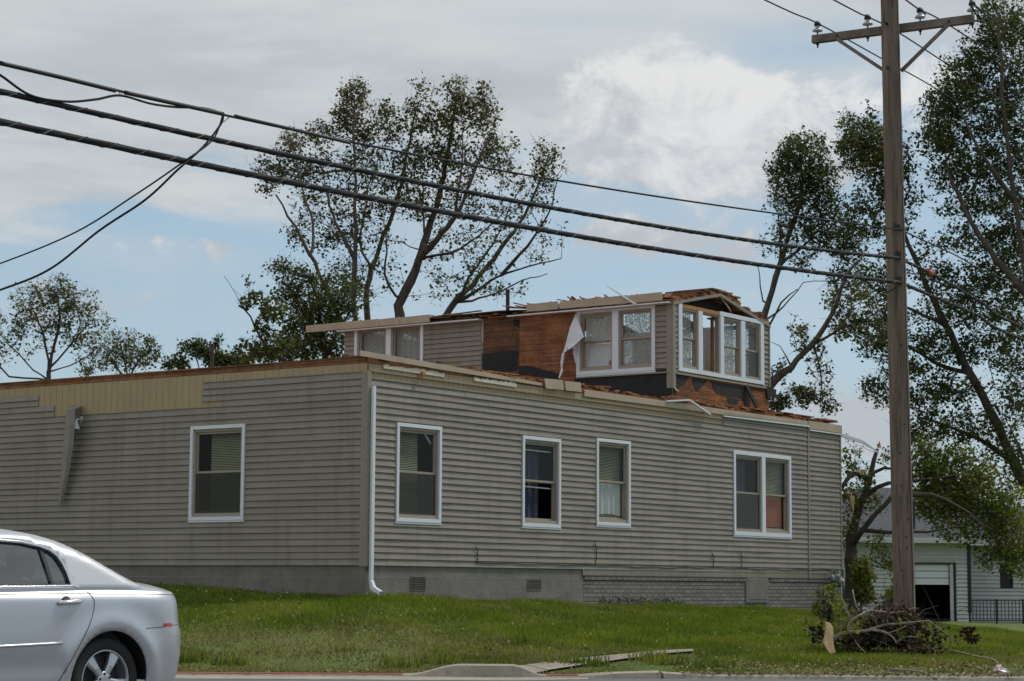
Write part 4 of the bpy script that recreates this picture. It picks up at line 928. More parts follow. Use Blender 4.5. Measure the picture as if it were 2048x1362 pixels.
for s_ in (-1,1):
    b=MB(); q=polept(zbr)+wd_*.13; b.beam(arm_c-wd_*.07+ad*s_*.83+Vector((0,0,-.05)),q+ad*s_*.10,.05,.035,wd_); b.build('brace',M['armwood'],pole,bevel=.004)
    b=MB(); b.tube([arm_c+ad*s_*.83-wd_*.06,arm_c+ad*s_*.83+wd_*.06],.02,8); b.build('bolt',M['iron'],pole)
ins=[]
for px in (1635,1735,1840,1945):
    # where along the arm
    best=min(np.linspace(-1.2,1.17,400),key=lambda t:abs(proj_x(off+arm_c+ad*t)-px)) if False else None
    def sx(t):
        p=CM.inverted()@(off+arm_c+ad*float(t)); return CX+F*p.x/-p.z
    t=min(np.linspace(-1.25,1.2,300),key=lambda t:abs(sx(t)-px)); base=arm_c+ad*float(t); ins.append(off+base+Vector((0,0,.235)))
    b=MB(); b.lathe([(.0,.10),(.012,.10),(.075,.115),(.075,.13),(.05,.155),(.03,.165),(.028,.19),(.04,.20),(.04,.22),(.028,.232),(.03,.25),(0,.262)],tuple(base),18); io=b.build('insulator',M['porcelain'],pole,smooth=True)
    b=MB(); b.tube([base+Vector((0,0,-.13)),base+Vector((0,0,.11))],.011,8); b.tube([base+Vector((0,0,-.09)),base+Vector((0,0,-.06))],.022,8); b.build('pin',M['iron'],io)
    b=MB(); b.lathe([(.0,.19),(.048,.195),(.05,.225),(.03,.262),(0,.27)],tuple(base),12); b.build('wire_tie',M['iron'],io,smooth=True)
b=MB()
q=polept(pa.z); b.tube([q-wd_*.2,q+wd_*.2],.02,8); b.tube([polept(zbr)-wd_*.18,polept(zbr)+wd_*.18],.018,8); b.build('through_bolt',M['iron'],pole)
for zpx in (512,562,458):
    q=polept(at(1795,zpx,PY).z); b=MB(); sd_=Vector((1,-.2,0)).normalized(); b.tube([q-Vector((.0,.19,0)),q+Vector((0,.19,0))],.016,8); b.beam(q+Vector((-.04,-.165,0)),q+Vector((.04,-.165,0)),.03,.07); b.build('cable_clamp',M['iron'],pole)
q=polept(at(1820,1015,PY).z); b=MB(); b.beam(q+Vector((.16,.05,-.3)),q+Vector((.16,.05,.1)),.05,.03,(0,1,0)); b.build('meter_conduit',M['iron'],pole,bevel=.008)

gw=[polept(z)+Vector((.10,-.125,0))*(1-.012*(z-gb)) for z in np.linspace(gb,top.z-.5,30)]
b=MB(); b.tube(gw,.006,5); g_o=b.build('ground_wire',M['iron'],pole,smooth=True)
rq=random.Random(14)
for z in (1.3,1.6,1.75,2.0,2.45,2.9,3.3,4.4,6.1):
    q=polept(z)+Vector((rq.uniform(-.07,.07),-.142,0)); b=MB(); b.lathe([(0,-.012),(.012,-.010),(.012,.0)],tuple(q),8,'Y'); b.build('nail',M['iron'],pole)
# ------------------------------------------------------------------ wires
def vplane(px,py,P0,az):   # pixel onto the vertical plane through P0 with azimuth az
    n=Vector((math.cos(az),-math.sin(az),0)); d=ray(px,py); o=Vector((0,0,EYE)); t=(P0-o).dot(n)/d.dot(n); return o+d*t
def smoothpts(ps,n=12):
    out=[]
    ps=[Vector(p) for p in ps]
    for i in range(len(ps)-1):
        p0=ps[max(i-1,0)];p1=ps[i];p2=ps[i+1];p3=ps[min(i+2,len(ps)-1)]
        for k in range(n):
            t=k/n; out.append(.5*((2*p1)+(p2-p0)*t+(2*p0-5*p1+4*p2-p3)*t*t+(3*p1-p0-3*p2+p3)*t**3))
    return out+[ps[-1]]
AZL,AZR=R_(33),R_(24)
def wire(pl,pr,P0,rad,name,label,m_=None,cat='wire',kind='plain',group=None,grow=0):
    L=[vplane(px,py,P0,AZL) for px,py in pl]; Rt=[vplane(px,py,P0,AZR) for px,py in pr]
    d=(L[0]-(L[1] if len(L)>1 else P0)).normalized(); L=[L[0]+d*8+Vector((0,0,.25 if len(L)>1 else .15))]+L
    d=(Rt[-1]-Rt[-2]).normalized() if len(Rt)>1 else (Rt[-1]-P0).normalized(); Rt=Rt+[Rt[-1]+d*20+Vector((0,0,.7))]
    if len(pl)>3:   # even sag: fit one curve through the measured points
        u=np.array([math.sin(AZL),math.cos(AZL)]); sx_=np.array([(p.x-P0.x)*u[0]+(p.y-P0.y)*u[1] for p in L[1:]]+[0]); zz_=np.array([p.z for p in L[1:]]+[P0.z]); wt=np.ones(len(sx_)); wt[-1]=6
        cf=np.polyfit(sx_,zz_,3 if len(pl)>5 else 2,w=wt); s_a=sx_[0]-6
        Lf=[Vector((P0.x+u[0]*q,P0.y+u[1]*q,float(np.polyval(cf,max(q,sx_[0]))+ (0 if q>=sx_[0] else (q-sx_[0])*np.polyval(np.polyder(cf),sx_[0]))))) for q in np.linspace(s_a,-.6,40)]
        pts=Lf+smoothpts([P0]+Rt,10)
    else: pts=smoothpts(L+[P0]+Rt,10)
    b=MB()
    if kind=='plain':
        b.tube(pts,rad,6); return single(b.build(name,m_ or M['cable'],None,smooth=True),label,cat,group)
    # lashed bundle: strands wound round each other
    root=None; fine=[]
    acc=0
    for a,c in zip(pts[:-1],pts[1:]):
        k=max(1,int((c-a).length/.05)); fine+=[a.lerp(c,i/k) for i in range(k)]
    fine.append(pts[-1]); 
    for sN in range(3):
        S_=[]
        ln=0
        for i,p in enumerate(fine):
            if i: ln+=(p-fine[i-1]).length
            d=(fine[min(i+1,len(fine)-1)]-fine[max(i-1,0)]).normalized(); u=d.cross(Vector((0,0,1))).normalized(); v=u.cross(d)
            an=ln*(math.tau/1.7)+sN*math.tau/3; S_.append(p+(u*math.cos(an)+v*math.sin(an))*rad*.2)
        b.tube(S_,rad*.80,8)
    o=b.build(name,M['cable'],None,smooth=True); single(o,label,cat,group)
    b=MB(); S_=[]; ln=0
    for i,p in enumerate(fine):
        if i: ln+=(p-fine[i-1]).length
        d=(fine[min(i+1,len(fine)-1)]-fine[max(i-1,0)]).normalized(); u=d.cross(Vector((0,0,1))).normalized(); v=u.cross(d); an=ln*(math.tau/.34); S_.append(p+(u*math.cos(an)+v*math.sin(an))*rad*1.06)
    b.tube(S_,.0035,3); b.build('lashing',M['lash'],o)
    return o
fr=lambda px,py:at(px,py,PY-.2)
wire([(0,183),(250,240),(500,292),(750,350),(1000,396),(1250,440),(1500,482),(1700,506)],[(1880,556),(1960,603),(2048,655)],fr(1797,516),.0235,'communication_cable','thick black twisted cable bundle, the middle one of the three lines crossing the house',kind='bundle',cat='cable',group='lashed cable bundles')
wire([(0,242),(250,298),(500,349),(750,400),(1000,444),(1250,486),(1500,527),(1700,555)],[(1860,590),(1950,628),(2048,679)],fr(1800,565),.027,'communication_cable','thickest black twisted cable bundle, lowest of the lines crossing the sky',kind='bundle',cat='cable',group='lashed cable bundles')
tw=wire([(0,125),(240,181),(470,233),(700,286),(1000,340),(1250,383),(1500,420),(1700,446)],[(1900,505),(2048,572)],fr(1800,459),.011,'guy_wire','thinnest upper wire crossing above the two thick cable bundles',cat='wire')
# sleeves on the upper wire
P0=fr(1800,459)
b=MB(); b.tube(smoothpts([vplane(px,py,P0,AZL)-Vector((0,0,.004)) for px,py in ((0,125),(120,153),(230,180))],8),.019,6); b.tube(smoothpts([vplane(px,py,P0,AZL)-Vector((0,0,.004)) for px,py in ((250,184),(350,206),(446,227))],8),.019,6); b.tube(smoothpts([vplane(px,py,P0,AZL) for px,py in ((470,232),(600,262),(700,286))],8),.016,6)
b.build('sleeve',M['black'],tw,smooth=True)
def pwire(i,pl,pr,lab):
    P0=ins[i]; return wire(pl,pr,P0,.011,'power_line',lab,cat='power line',group='power lines on the crossarm')
pwire(0,[(1530,0)],[(1765,118),(1880,182),(2048,290)],'power line tied to the leftmost crossarm insulator')
pwire(1,[(1668,0)],[(1797,65),(1915,141),(2048,222)],'power line tied to the insulator just left of the pole')
pwire(2,[(1812,0)],[(1890,45),(2017,128),(2048,148)],'power line tied to the insulator just right of the pole')
pwire(3,[(1936,-8)],[(2048,70)],'power line tied to the outermost insulator at the right')
P0=fr(1800,459)
b=MB(); Lp=[vplane(px,py,P0,AZL) for px,py in ((-40,130),(0,150),(60,190),(130,203),(190,199),(240,191),(300,207),(350,214),(405,216),(440,226),(445,240),(430,265),(400,300),(355,340))]
e1=[at(px,py,Lp[-1].y+dy) for px,py,dy in ((290,400,.3),(200,460,.8),(100,538,1.4),(0,580,2),(-120,620,3))]; b.tube(smoothpts(Lp+e1,8),.010,6)
dw=single(b.build('drop_wire',M['cable'],None,smooth=True),'slack drop wire looping under the top wire and sagging steeply to lower left','wire')
b=MB(); e2=[vplane(445,232,P0,AZL),vplane(425,280,P0,AZL),vplane(365,325,P0,AZL)]; e2+=[at(px,py,e2[-1].y+dy) for px,py,dy in ((270,390,.3),(150,465,1),(0,527,2),(-120,565,3))]; b.tube(smoothpts(e2,8),.007,6)
single(b.build('drop_wire',M['cable'],None,smooth=True),'thinner drop wire falling straight to the left, above the steeper slack one','wire')
b=MB()
for px,py in ((240,180),(243,186)): a=vplane(px,py,P0,AZL); c=vplane(px-2,193,P0,AZL); b.tube([a,c],.004,4)
a=vplane(463,231,P0,AZL); b.tube([a,vplane(447,244,P0,AZL)],.005,4); b.build('wire_hanger',M['steel'],dw)
a=fr(1850,570); b=MB(); b.tube(smoothpts([fr(1822,530),fr(1832,552),fr(1850,558),fr(1900,570)],6),.008,5); b.tube(smoothpts([fr(1735,568),fr(1752,580),fr(1775,584),fr(1795,572)],6),.008,5); b.build('jumper',M['cable'],pole).location=-off
pc=vplane(1855,541,fr(1797,516),AZR); b=MB(); pd=(vplane(1862,546,fr(1797,516),AZR)-pc); b.tube([pc,pc+pd*1.2],.036,8); single(b.build('cable_marker',M['orange'],None),'small orange marker sleeve on the cable right of the pole','marker')

# ------------------------------------------------------------------ trees
def leaves(P,per,rad,size,r,droop=.3):
    n=len(P)*per; base=np.repeat(P,per,0); d=r.normal(size=(n,3)); d/=np.linalg.norm(d,axis=1)[:,None]; base=base+d*(rad*r.random(n)**.5)[:,None]
    nrm=r.normal(size=(n,3)); nrm[:,2]=np.abs(nrm[:,2])+.25; nrm/=np.linalg.norm(nrm,axis=1)[:,None]
    t=r.normal(size=(n,3)); t[:,2]-=droop; t-=nrm*(t*nrm).sum(1)[:,None]; t/=np.linalg.norm(t,axis=1)[:,None]; s_=np.cross(nrm,t)
    L=size*(.55+.8*r.random(n))[:,None]; W=L*(.32+.2*r.random(n))[:,None]; k=nrm*L*.12
    V=np.stack([base-t*L*.5,base+s_*W-t*L*.05+k,base+t*L*.55,base-s_*W-t*L*.05+k],1).reshape(-1,3)
    return V,np.arange(n*4).reshape(n,4)
def tree(name,label,Y0,limbs,clumps,leafm,seed,trunk_r=.16,per=12,lrad=.16,lsize=.10,barkm=None,step=.28,tipr=.006,cat='tree',dscale=1.0,group=None,bare=0,twig=2,pw=.55,mul=1.4,lr=None,spread=1.2):
    r=np.random.default_rng(seed); pos=[];par=[];lim=[]
    for li,lb in enumerate(limbs):
        W=[at(p[0],p[1],Y0+(p[2] if len(p)>2 else 0)) for p in lb]; W=smoothpts(W,6)
        pp=-1
        if li>0:
            q=np.array(pos); pp=int(np.argmin(((q-np.array(W[0]))**2).sum(1)))
        last=None
        for p in W:
            p=np.array(p)
            if last is not None and np.linalg.norm(p-last)<step*.8: continue
            if li>0 and last is None and np.linalg.norm(p-np.array(pos[pp]))<.05: last=p; continue
            pos.append(p+r.normal(size=3)*.018); par.append(pp); pp=len(pos)-1; last=p; lim.append(li)
    A_=[]
    for c in clumps:
        px,py,rx,ry,n=c[:5]; rx*=spread; ry*=spread; n=int(n*mul); dd=c[5] if len(c)>5 else 0; m_=F/Y0; rd=.55*(rx+ry)/m_*dscale
        q=r.normal(size=(n,3)); q/=np.linalg.norm(q,axis=1)[:,None]; q*=(r.random(n)**(1/2.4))[:,None]
        for a,b2,c2 in q: A_.append(np.array(at(px+a*rx,py+b2*ry,Y0+dd+c2*rd)))
    A_=np.array(A_); N=len(A_)
    cap=len(pos)+N*60; PA=np.zeros((cap,3)); n0=len(pos); PA[:n0]=np.array(pos); cnt=n0
    d0=np.min(((A_[:,None,:]-PA[None,:n0])**2).sum(2),1); order=np.argsort(d0); par=list(par); tips=[]; extra=[]
    for i in order:
        a=A_[i]; v=a-PA[:cnt]; ds=np.sqrt((v**2).sum(1)); cost=ds*(1+.55*np.clip(-v[:,2]/(ds+1e-6),-.2,1)); j=int(np.argmin(cost)); dist=ds[j]
        k=max(1,int(dist/step)); p0=PA[j].copy(); pj=j; dirn=(a-p0); side=r.normal(size=3)*.10*dist; side[2]-=.0; up=np.array([0,0,.10*dist])
        for q in range(1,k+1):
            t=q/k; p=p0+dirn*t+(side-up*0)*math.sin(math.pi*t)*.6-up*math.sin(math.pi*t)*.5
            if cnt>=cap: break
            PA[cnt]=p; par.append(pj); pj=cnt; cnt+=1
        tips.append(pj)
        if k>1: extra.append(par[pj])
    P=PA[:cnt]; par=np.array(par); w_=np.zeros(cnt); w_[tips]=1
    for i in range(cnt-1,-1,-1):
        if par[i]>=0: w_[par[i]]+=w_[i]
    rad=np.maximum(tipr, trunk_r*(np.maximum(w_,.4)/w_.max())**pw)
    if lr:
        la=np.array(lim)
        for li,(ra_,rb_) in enumerate(lr):
            ii=np.where(la==li)[0]
            if len(ii): rad[ii]=np.linspace(ra_,rb_,len(ii))*(1+.08*r.normal(size=len(ii)))
        for i in range(len(la),cnt): rad[i]=min(rad[i],max(tipr,rad[par[i]]*.92))
    root_p=P[0].copy(); g=gz(root_p[0],root_p[1]); org=np.array([root_p[0],root_p[1],g])
    V=[];Fc=[];nb=0
    idx=np.where(par>=0)[0]; a=P[par[idx]]; b_=P[idx]; ra=np.minimum(rad[par[idx]],rad[idx]*1.35+.002); rb=rad[idx]; d=b_-a; ln=np.linalg.norm(d,axis=1)+1e-9; d/=ln[:,None]
    ref=np.tile([0.3,.9,.1],(len(idx),1)); u=np.cross(d,ref); u/=np.linalg.norm(u,axis=1)[:,None]+1e-9; v=np.cross(d,u)
    for grp,ns in ((rb>.03,8),(rb<=.03,4)):
        ii=np.where(grp)[0]; 
        if not len(ii): continue
        ang=np.arange(ns)*math.tau/ns; cs=np.cos(ang)[None,:,None]; sn=np.sin(ang)[None,:,None]
        ringA=(a[ii]-d[ii]*ra[ii][:,None]*.4)[:,None]+(u[ii][:,None]*cs+v[ii][:,None]*sn)*ra[ii][:,None,None]
        ringB=(b_[ii]+d[ii]*rb[ii][:,None]*.3)[:,None]+(u[ii][:,None]*cs+v[ii][:,None]*sn)*rb[ii][:,None,None]
        VV=np.concatenate([ringA,ringB],1).reshape(-1,3); m_=len(ii); base=np.arange(m_)[:,None]*(2*ns)+nb; j=np.arange(ns)[None]; jn=(j+1)%ns
        Fc.append(np.stack([base+j,base+jn,base+jn+ns,base+j+ns],-1).reshape(-1,4)); V.append(VV); nb+=len(VV)
    # fine side twigs
    src=np.array(tips+extra); nt=len(src)*twig
    if nt:
        s0=P[np.repeat(src,twig)]; dd=r.normal(size=(nt,3)); dd[:,2]+=.5; dd/=np.linalg.norm(dd,axis=1)[:,None]; Lt=lrad*(.8+1.3*r.random(nt)); e=s0+dd*Lt[:,None]; sd_=np.cross(dd,r.normal(size=(nt,3))); sd_/=np.linalg.norm(sd_,axis=1)[:,None]
        th=tipr*.8; VV=np.stack([s0-sd_*th,s0+sd_*th,e+sd_*th*.4,e-sd_*th*.4],1).reshape(-1,3); Fc.append(np.arange(nt*4).reshape(nt,4)+nb); V.append(VV)
    V=np.concatenate(V)-org; Fc=np.concatenate(Fc)
    # butt of the trunk down to the soil
    root=empty(name,tuple(org),0,label,cat,group)
    tv=MB(); tv.tube([root_p-org,(0,0,-.2)],[rad[0],rad[0]*1.25],10)
    bb=len(V); V=np.concatenate([V,np.array(tv.v)]); tf=np.array([f_ for f_ in tv.f if len(f_)==4])+bb; Fc=np.concatenate([Fc,tf])
    npmesh('trunk',V,Fc,barkm or M['bark'],root,smooth=True)
    pts=P[tips]; 
    if bare: pts=pts[r.random(len(pts))>bare]
    if len(extra): 
        ex=P[np.array(extra)]; pts=np.concatenate([pts,ex[r.random(len(ex))<.5]])
    VL,FL=leaves(pts-org,per,lrad,lsize,r)
    npmesh('crown',VL,FL,leafm,root)
    return root
# big storm-thinned tree behind the house
limbsA=[[(800,900),(799,820),(798,760),(797,640),(797,612),(822,560),(838,520),(850,480,.3),(876,400,.5),(896,300,.6),(912,200,.6)],
 [(838,520),(872,478,-.6),(905,440,-1.),(935,380,-1.2),(962,310,-1.2),(985,255,-1)],
 [(798,780),(850,690,.8),(912,604,1.2),(950,560,1.6),(986,520,1.8),(1046,433,2),(1085,350,2),(1100,300,2)],
 [(912,604,1.2),(960,575,1),(1003,550,.6),(1070,530,.2),(1128,514,0)],
 [(1003,550,.6),(1060,480,.2),(1100,420,0),(1116,350,0)],
 [(799,810),(750,700,.6),(733,600,.8),(744,537,1),(769,468,1.2),(795,400,1.3),(815,300,1.3),(840,190,1.2)],
 [(800,850),(730,740,-.7),(709,620,-1),(709,520,-1.1),(711,390,-1),(706,238,-.8),(709,180,-.8)],
 [(730,740,-.7),(661,598,-1.8),(622,511,-2.),(583,442,-2),(550,386,-2)],
 [(622,511,-2.),(628,450,-1.6),(606,380,-1.4),(585,300,-1.2)],
 [(709,520,-1.1),(665,430,-1.2),(640,330,-1)],
 [(912,604,1.2),(955,530,1.),(1000,460,.8),(1030,390,.6)],[(838,520),(900,505,-.3),(960,470,-.6),(1010,420,-.8)],[(800,600),(770,550,-.8),(775,480,-1.2),(760,420,-1.4)],[(912,604,1.2),(985,590,2),(1050,560,2.4),(1100,548,2.6)],[(744,537,1),(720,480,1.4),(735,400,1.6),(750,330,1.7)],[(905,440,-1.),(920,360,-1.6),(925,270,-1.9)],[(850,480,.3),(845,400,.9),(850,320,1.2)]]
clA=[(708,188,26,24,30),(700,228,36,26,42),(714,262,40,24,30),(640,272,34,26,30),(580,290,26,32,30),(545,338,36,24,30),(535,378,18,14,10),(596,340,34,32,30),(640,340,34,32,22),
 (712,320,52,42,54),(768,222,22,22,16),(780,262,36,32,30),(836,232,30,30,34),(848,178,22,30,8),(896,248,42,42,58),(912,178,22,20,16),(930,208,34,26,32),(968,185,13,18,10),(964,240,34,36,40),(990,300,40,36,38),(1012,350,36,34,18),
 (862,310,56,42,62),(915,330,50,44,48),(800,342,50,40,44),(742,390,52,40,46),(820,402,50,36,36),(884,400,56,40,32),(960,400,50,50,22),(660,402,40,36,26),(615,420,40,40,20),(704,455,46,40,34),(760,470,46,40,16),(655,480,34,30,20),(596,470,24,22,14),
 (1095,335,26,40,30),(1078,300,14,30,6),(1050,385,34,46,14),(1090,400,30,50,8),(1020,450,60,50,22),(1080,480,50,50,10),(960,500,70,50,22),(900,480,60,50,22),(880,560,70,40,18),(740,540,60,50,22),(1000,580,60,20,8),(690,560,40,40,26),(960,560,60,30,12)]
tree('maple_tree','tall thinned maple with many bare limbs rising right behind the house',54,limbsA,clA,M['leaf'],1,trunk_r=.10,per=8,lrad=.22,lsize=.082,tipr=.0055,pw=.5,mul=1.75,lr=[(.19,.035),(.09,.02),(.12,.02),(.05,.012),(.05,.012),(.11,.02),(.10,.02),(.09,.02),(.045,.012),(.05,.012),(.04,.01),(.04,.01),(.04,.01),(.035,.01),(.04,.01),(.04,.01),(.04,.01)],spread=1.15)
tree('broadleaf_tree','dark leafy tree left of the tall maple, behind the upper storey',50,
 [[(650,900),(650,720),(640,640),(620,560),(575,540)],[(640,640),(600,640),(560,700)],[(650,720),(690,640),(720,600)]],
 [(640,600,50,36,70),(600,560,34,24,30),(560,536,26,12,14),(575,590,32,22,28),(660,645,50,36,80),(610,650,42,34,60),(540,700,50,22,40),(620,700,60,22,60),(690,690,40,30,40),(690,590,40,40,30),(590,690,50,25,30)],M['leafd'],2,trunk_r=.08,per=9,lrad=.22,lsize=.084,mul=1.6,spread=1.3)
tree('snag_tree','half bare leaning snag with sparse leaves at the left of the maples',47,
 [[(590,900),(580,745),(556,718),(530,690),(508,650),(492,618),(465,575),(446,550)],[(492,618),(505,596),(528,600)],[(530,690),(560,695),(600,700)]],
 [(500,600,22,14,12),(545,622,30,16,22),(520,650,20,14,8),(500,560,10,10,2),(560,690,50,24,26),(500,708,40,16,20),(495,690,20,10,3)],M['leafd'],3,trunk_r=.045,per=9,lrad=.15,lsize=.10)
tree('young_tree','open fan shaped tree above the roof at the far left',58,
 [[(98,900),(98,760),(97,735),(92,690),(75,640),(60,600)],[(97,735),(110,680),(120,630),(112,580)],[(97,735),(135,700),(165,660),(190,640)],[(98,760),(60,735),(30,700),(5,680)],[(98,745),(150,725),(190,700)],[(98,760),(20,750),(-20,700)]],
 [(112,590,32,28,34),(70,600,40,28,34),(60,640,40,30,30),(150,610,36,34,34),(165,650,44,36,38),(110,640,40,30,24),(20,680,34,40,24),(190,690,30,34,22),(100,680,60,30,16),(120,562,10,10,4),(-40,680,50,60,30)],M['leafp'],4,trunk_r=.07,per=5,lrad=.18,lsize=.085,tipr=.0055,pw=.5,mul=2.2,spread=1.35)
tree('young_tree','low pale green tree between the far left tree and the vent pipe',62,
 [[(258,900),(255,765),(252,740),(245,700),(240,670)],[(255,765),(280,720),(300,700)],[(255,765),(225,720),(210,700)],[(255,760),(265,710),(270,680)]],
 [(245,690,30,24,30),(280,705,34,26,34),(220,715,26,24,22),(250,725,50,22,28),(300,700,16,22,10),(170,742,12,8,10)],M['leafp'],5,trunk_r=.05,per=5,lrad=.18,lsize=.085,pw=.5,mul=2.2,spread=1.35)
tree('shrub_tree','dark leafy treetop showing round the left vent pipe',56,
 [[(400,900),(400,760),(395,720),(385,690)],[(400,760),(430,720),(450,700)],[(400,760),(350,730)]],
 [(350,728,24,14,22),(375,700,18,14,12),(400,692,14,12,12),(415,712,26,14,22),(445,720,26,16,26),(480,722,26,14,22),(435,685,12,8,5)],M['leafd'],6,trunk_r=.04,per=7,lrad=.17,lsize=.095,mul=2.4)
# right of the upper storey: split leaning tree
tree('leaning_tree','leafy crowned tree growing up just right of the upper storey',51,
 [[(1500,1150),(1512,760),(1528,640),(1545,580),(1562,530),(1585,450),(1605,380),(1600,310)],[(1528,640),(1560,620,.4),(1600,575,.5),(1606,555,.5)],[(1528,600),(1518,540),(1512,510)],[(1562,530),(1560,470),(1555,400)],[(1562,530),(1620,480),(1660,430)],[(1540,650),(1568,600),(1600,575)]],
 [(1610,300,44,30,80),(1590,350,50,34,84),(1640,350,38,36,56),(1570,400,30,30,26),(1610,410,46,36,56),(1655,410,34,36,44),(1560,330,24,24,18),(1600,465,50,30,44),(1660,470,40,36,44),(1560,480,34,30,16),(1700,480,30,30,30),(1610,520,40,20,14),(1690,560,40,26,26),(1700,520,30,40,30)],M['leafd'],7,trunk_r=.09,per=8,lrad=.22,lsize=.080,mul=1.7,spread=1.25,lr=[(.13,.03),(.03,.01),(.02,.008),(.03,.01),(.04,.012),(.03,.01)])
tree('snapped_tree','thin bare limb tree slanting up right from behind the gable end',47,
 [[(1500,1150),(1510,840),(1538,778),(1580,732),(1625,690),(1660,630),(1690,560),(1715,520)],[(1625,690),(1680,660),(1740,640),(1760,620)],[(1628,690),(1640,740),(1642,790),(1640,830)],[(1580,732),(1560,690),(1534,682)],[(1538,778),(1545,740),(1540,720)]],
 [(1600,660,20,24,10),(1620,700,28,22,14),(1640,740,24,24,12),(1590,790,34,22,24),(1630,790,34,24,22),(1560,810,22,16,22),(1660,820,16,14,8),(1560,750,20,26,8),(1690,640,30,30,16),(1670,600,20,24,12),(1720,610,34,34,34),(1740,660,40,24,30),(1700,660,34,20,20)],M['leafp'],8,trunk_r=.06,per=5,lrad=.16,lsize=.085,pw=.5,mul=2,lr=[(.12,.03),(.035,.012),(.02,.006),(.02,.006),(.02,.006)])
limbsH=[[(2150,1300),(2130,1100),(2080,1020),(2030,930),(1990,840),(1940,745),(1890,650),(1850,560),(1815,480),(1800,420)],
 [(2130,1100),(2110,800,-1),(2060,600,-1.2),(2030,400,-1),(2010,250,-1),(2000,80,-1),(1998,10,-1)],
 [(2060,600,-1.2),(1980,500,-1),(1930,420,-.8),(1890,330,-.5)],[(2030,400,-1),(1960,300,-1.5),(1920,220,-1.5)],
 [(1940,745),(1880,730,.5),(1800,690,.8),(1730,690,1)],[(2030,930),(1960,880,.5),(1890,850,.6),(1820,830,.8)],[(1890,650),(1830,620,-.5),(1760,600,-.6)],[(2080,1020),(2060,960,-1),(2040,900,-1.4),(2020,850,-1.4)]]
clH=[(2010,40,50,50,110),(2040,110,60,60,130),(1960,110,40,50,70),(1920,160,44,50,80),(1890,215,34,44,60),(1960,210,60,60,130),(2040,220,60,70,130),(1880,280,40,34,60),(1950,310,60,50,110),(2030,330,60,60,120),
 (1870,250,40,60,40),(1900,350,40,34,44),(1960,400,50,40,66),(2030,430,60,50,100),(1900,420,30,20,12),(1940,480,60,30,50),(2020,520,60,50,110),(1950,560,60,40,70),(1870,560,40,30,34),(1900,620,60,30,50),(1990,620,70,50,110),(2040,700,60,50,90),(1960,700,60,30,44),
 (1900,700,50,30,44),(1850,680,50,24,40),(1790,640,50,34,50),(1760,690,50,30,50),(1820,740,70,24,44),(1850,800,60,30,54),(1780,790,50,24,36),(1910,780,50,30,44),(1960,850,60,30,50),(1890,860,60,30,44),(2030,800,50,50,60),(2010,900,40,40,40),(2040,960,30,40,30),(1830,870,40,30,34),(1745,770,26,14,14),
 (1720,280,44,34,70),(1770,290,36,40,64),(1740,330,50,34,64),(1700,300,26,30,26),(1700,250,14,24,14),(1740,240,16,24,14),(1800,330,30,40,34),(1760,390,50,40,60),(1720,440,44,34,44),(1830,400,24,30,14),(1790,460,40,30,24),(1790,540,40,40,24),(1760,570,50,40,44),(1860,500,40,40,16),(2140,400,90,300,200),(2140,800,80,200,120)]
tree('maple_tree','large full maple towering at the right edge behind the utility pole',50,limbsH,clH,M['leafd'],9,trunk_r=.12,per=11,lrad=.22,lsize=.084,dscale=1.3,pw=.5,mul=1.25,lr=[(.18,.04),(.09,.03),(.09,.03),(.06,.02),(.055,.02),(.07,.02),(.05,.015),(.05,.02)],spread=1.2)
# broken tree past the end of the house with limbs draped right
limbsI=[[(1702,1200),(1702,1120),(1706,1060),(1722,1010),(1738,960),(1750,915),(1757,890)],[(1704,1090),(1722,1060,-.4),(1752,1025,-.6),(1785,992,-.8),(1812,975,-.9)],[(1735,985),(1765,968,-.3),(1800,963,-.4),(1850,958,-.5),(1930,950,-.8)],
 [(1785,992,-.8),(1850,990,-1),(1910,1010,-1.2),(1980,1060,-1.4)],[(1722,1062,-.3),(1790,1062,-.8),(1870,1060,-1.1),(1940,1050,-1.4)],[(1738,955),(1760,940,.3),(1800,935,.5),(1850,930,.5)]]
clI=[(1860,935,40,26,50),(1900,960,46,30,70),(1950,950,40,26,40),(1890,1000,50,28,70),(1950,1000,54,34,80),(2010,1020,44,40,60),(1940,1050,60,30,60),(2020,1080,40,40,50),(1990,1110,40,26,30),(2040,1110,30,40,24),(1850,900,30,20,20),(1920,910,30,16,20),(1860,960,34,24,24),
 (1720,960,26,26,18),(1740,1010,24,20,12),(1700,1000,16,24,12),(1780,920,16,14,5),(1760,1100,20,26,12),(1845,1010,40,30,30),(1790,1130,26,16,10),(1700,910,14,30,8),(1700,1060,16,40,12)]
tree('broken_tree','snapped tree past the far end of the house, fresh leafy limbs drooping right',47.5,limbsI,clI,M['leafg'],10,trunk_r=.05,per=6,lrad=.20,lsize=.08,tipr=.0045,pw=.5,mul=2.8,spread=1.35,lr=[(.16,.04),(.07,.05),(.05,.012),(.055,.012),(.05,.012),(.05,.012)])
tI=[o for o in bpy.data.objects if o.name.startswith('broken_tree')][0]
b=MB()
I0=tI.location
bb_=MB(); bb_.tube(smoothpts([at(1737,962,47.4)-I0,at(1722,950,47.3)-I0,at(1703,950,47.2)-I0,at(1684,974,47.1)-I0],5),[.05]*5+[.055]*5+[.05]*6,7); bb_.build('snapped_limb',M['bark'],tI,smooth=True)
rs=random.Random(4)
for (px,py,dx,dy,n_) in ((1757,893,2,-10,5),(1722,946,14,-7,7),(1722,946,-14,-4,5),(1702,985,-10,2,6),(1704,990,3,30,6)):
    for q in range(n_):
        a=at(px+rs.uniform(-4,4),py+rs.uniform(-4,4),47.2); c=at(px+dx*rs.uniform(.5,1.2),py+dy*rs.uniform(.5,1.2),47.2+rs.uniform(-.1,.1)); b.tube([a-I0,(a+c)/2-I0,c-I0],[.022,.018,.004],4)
b.build('splintered_end',M['splint'],tI)
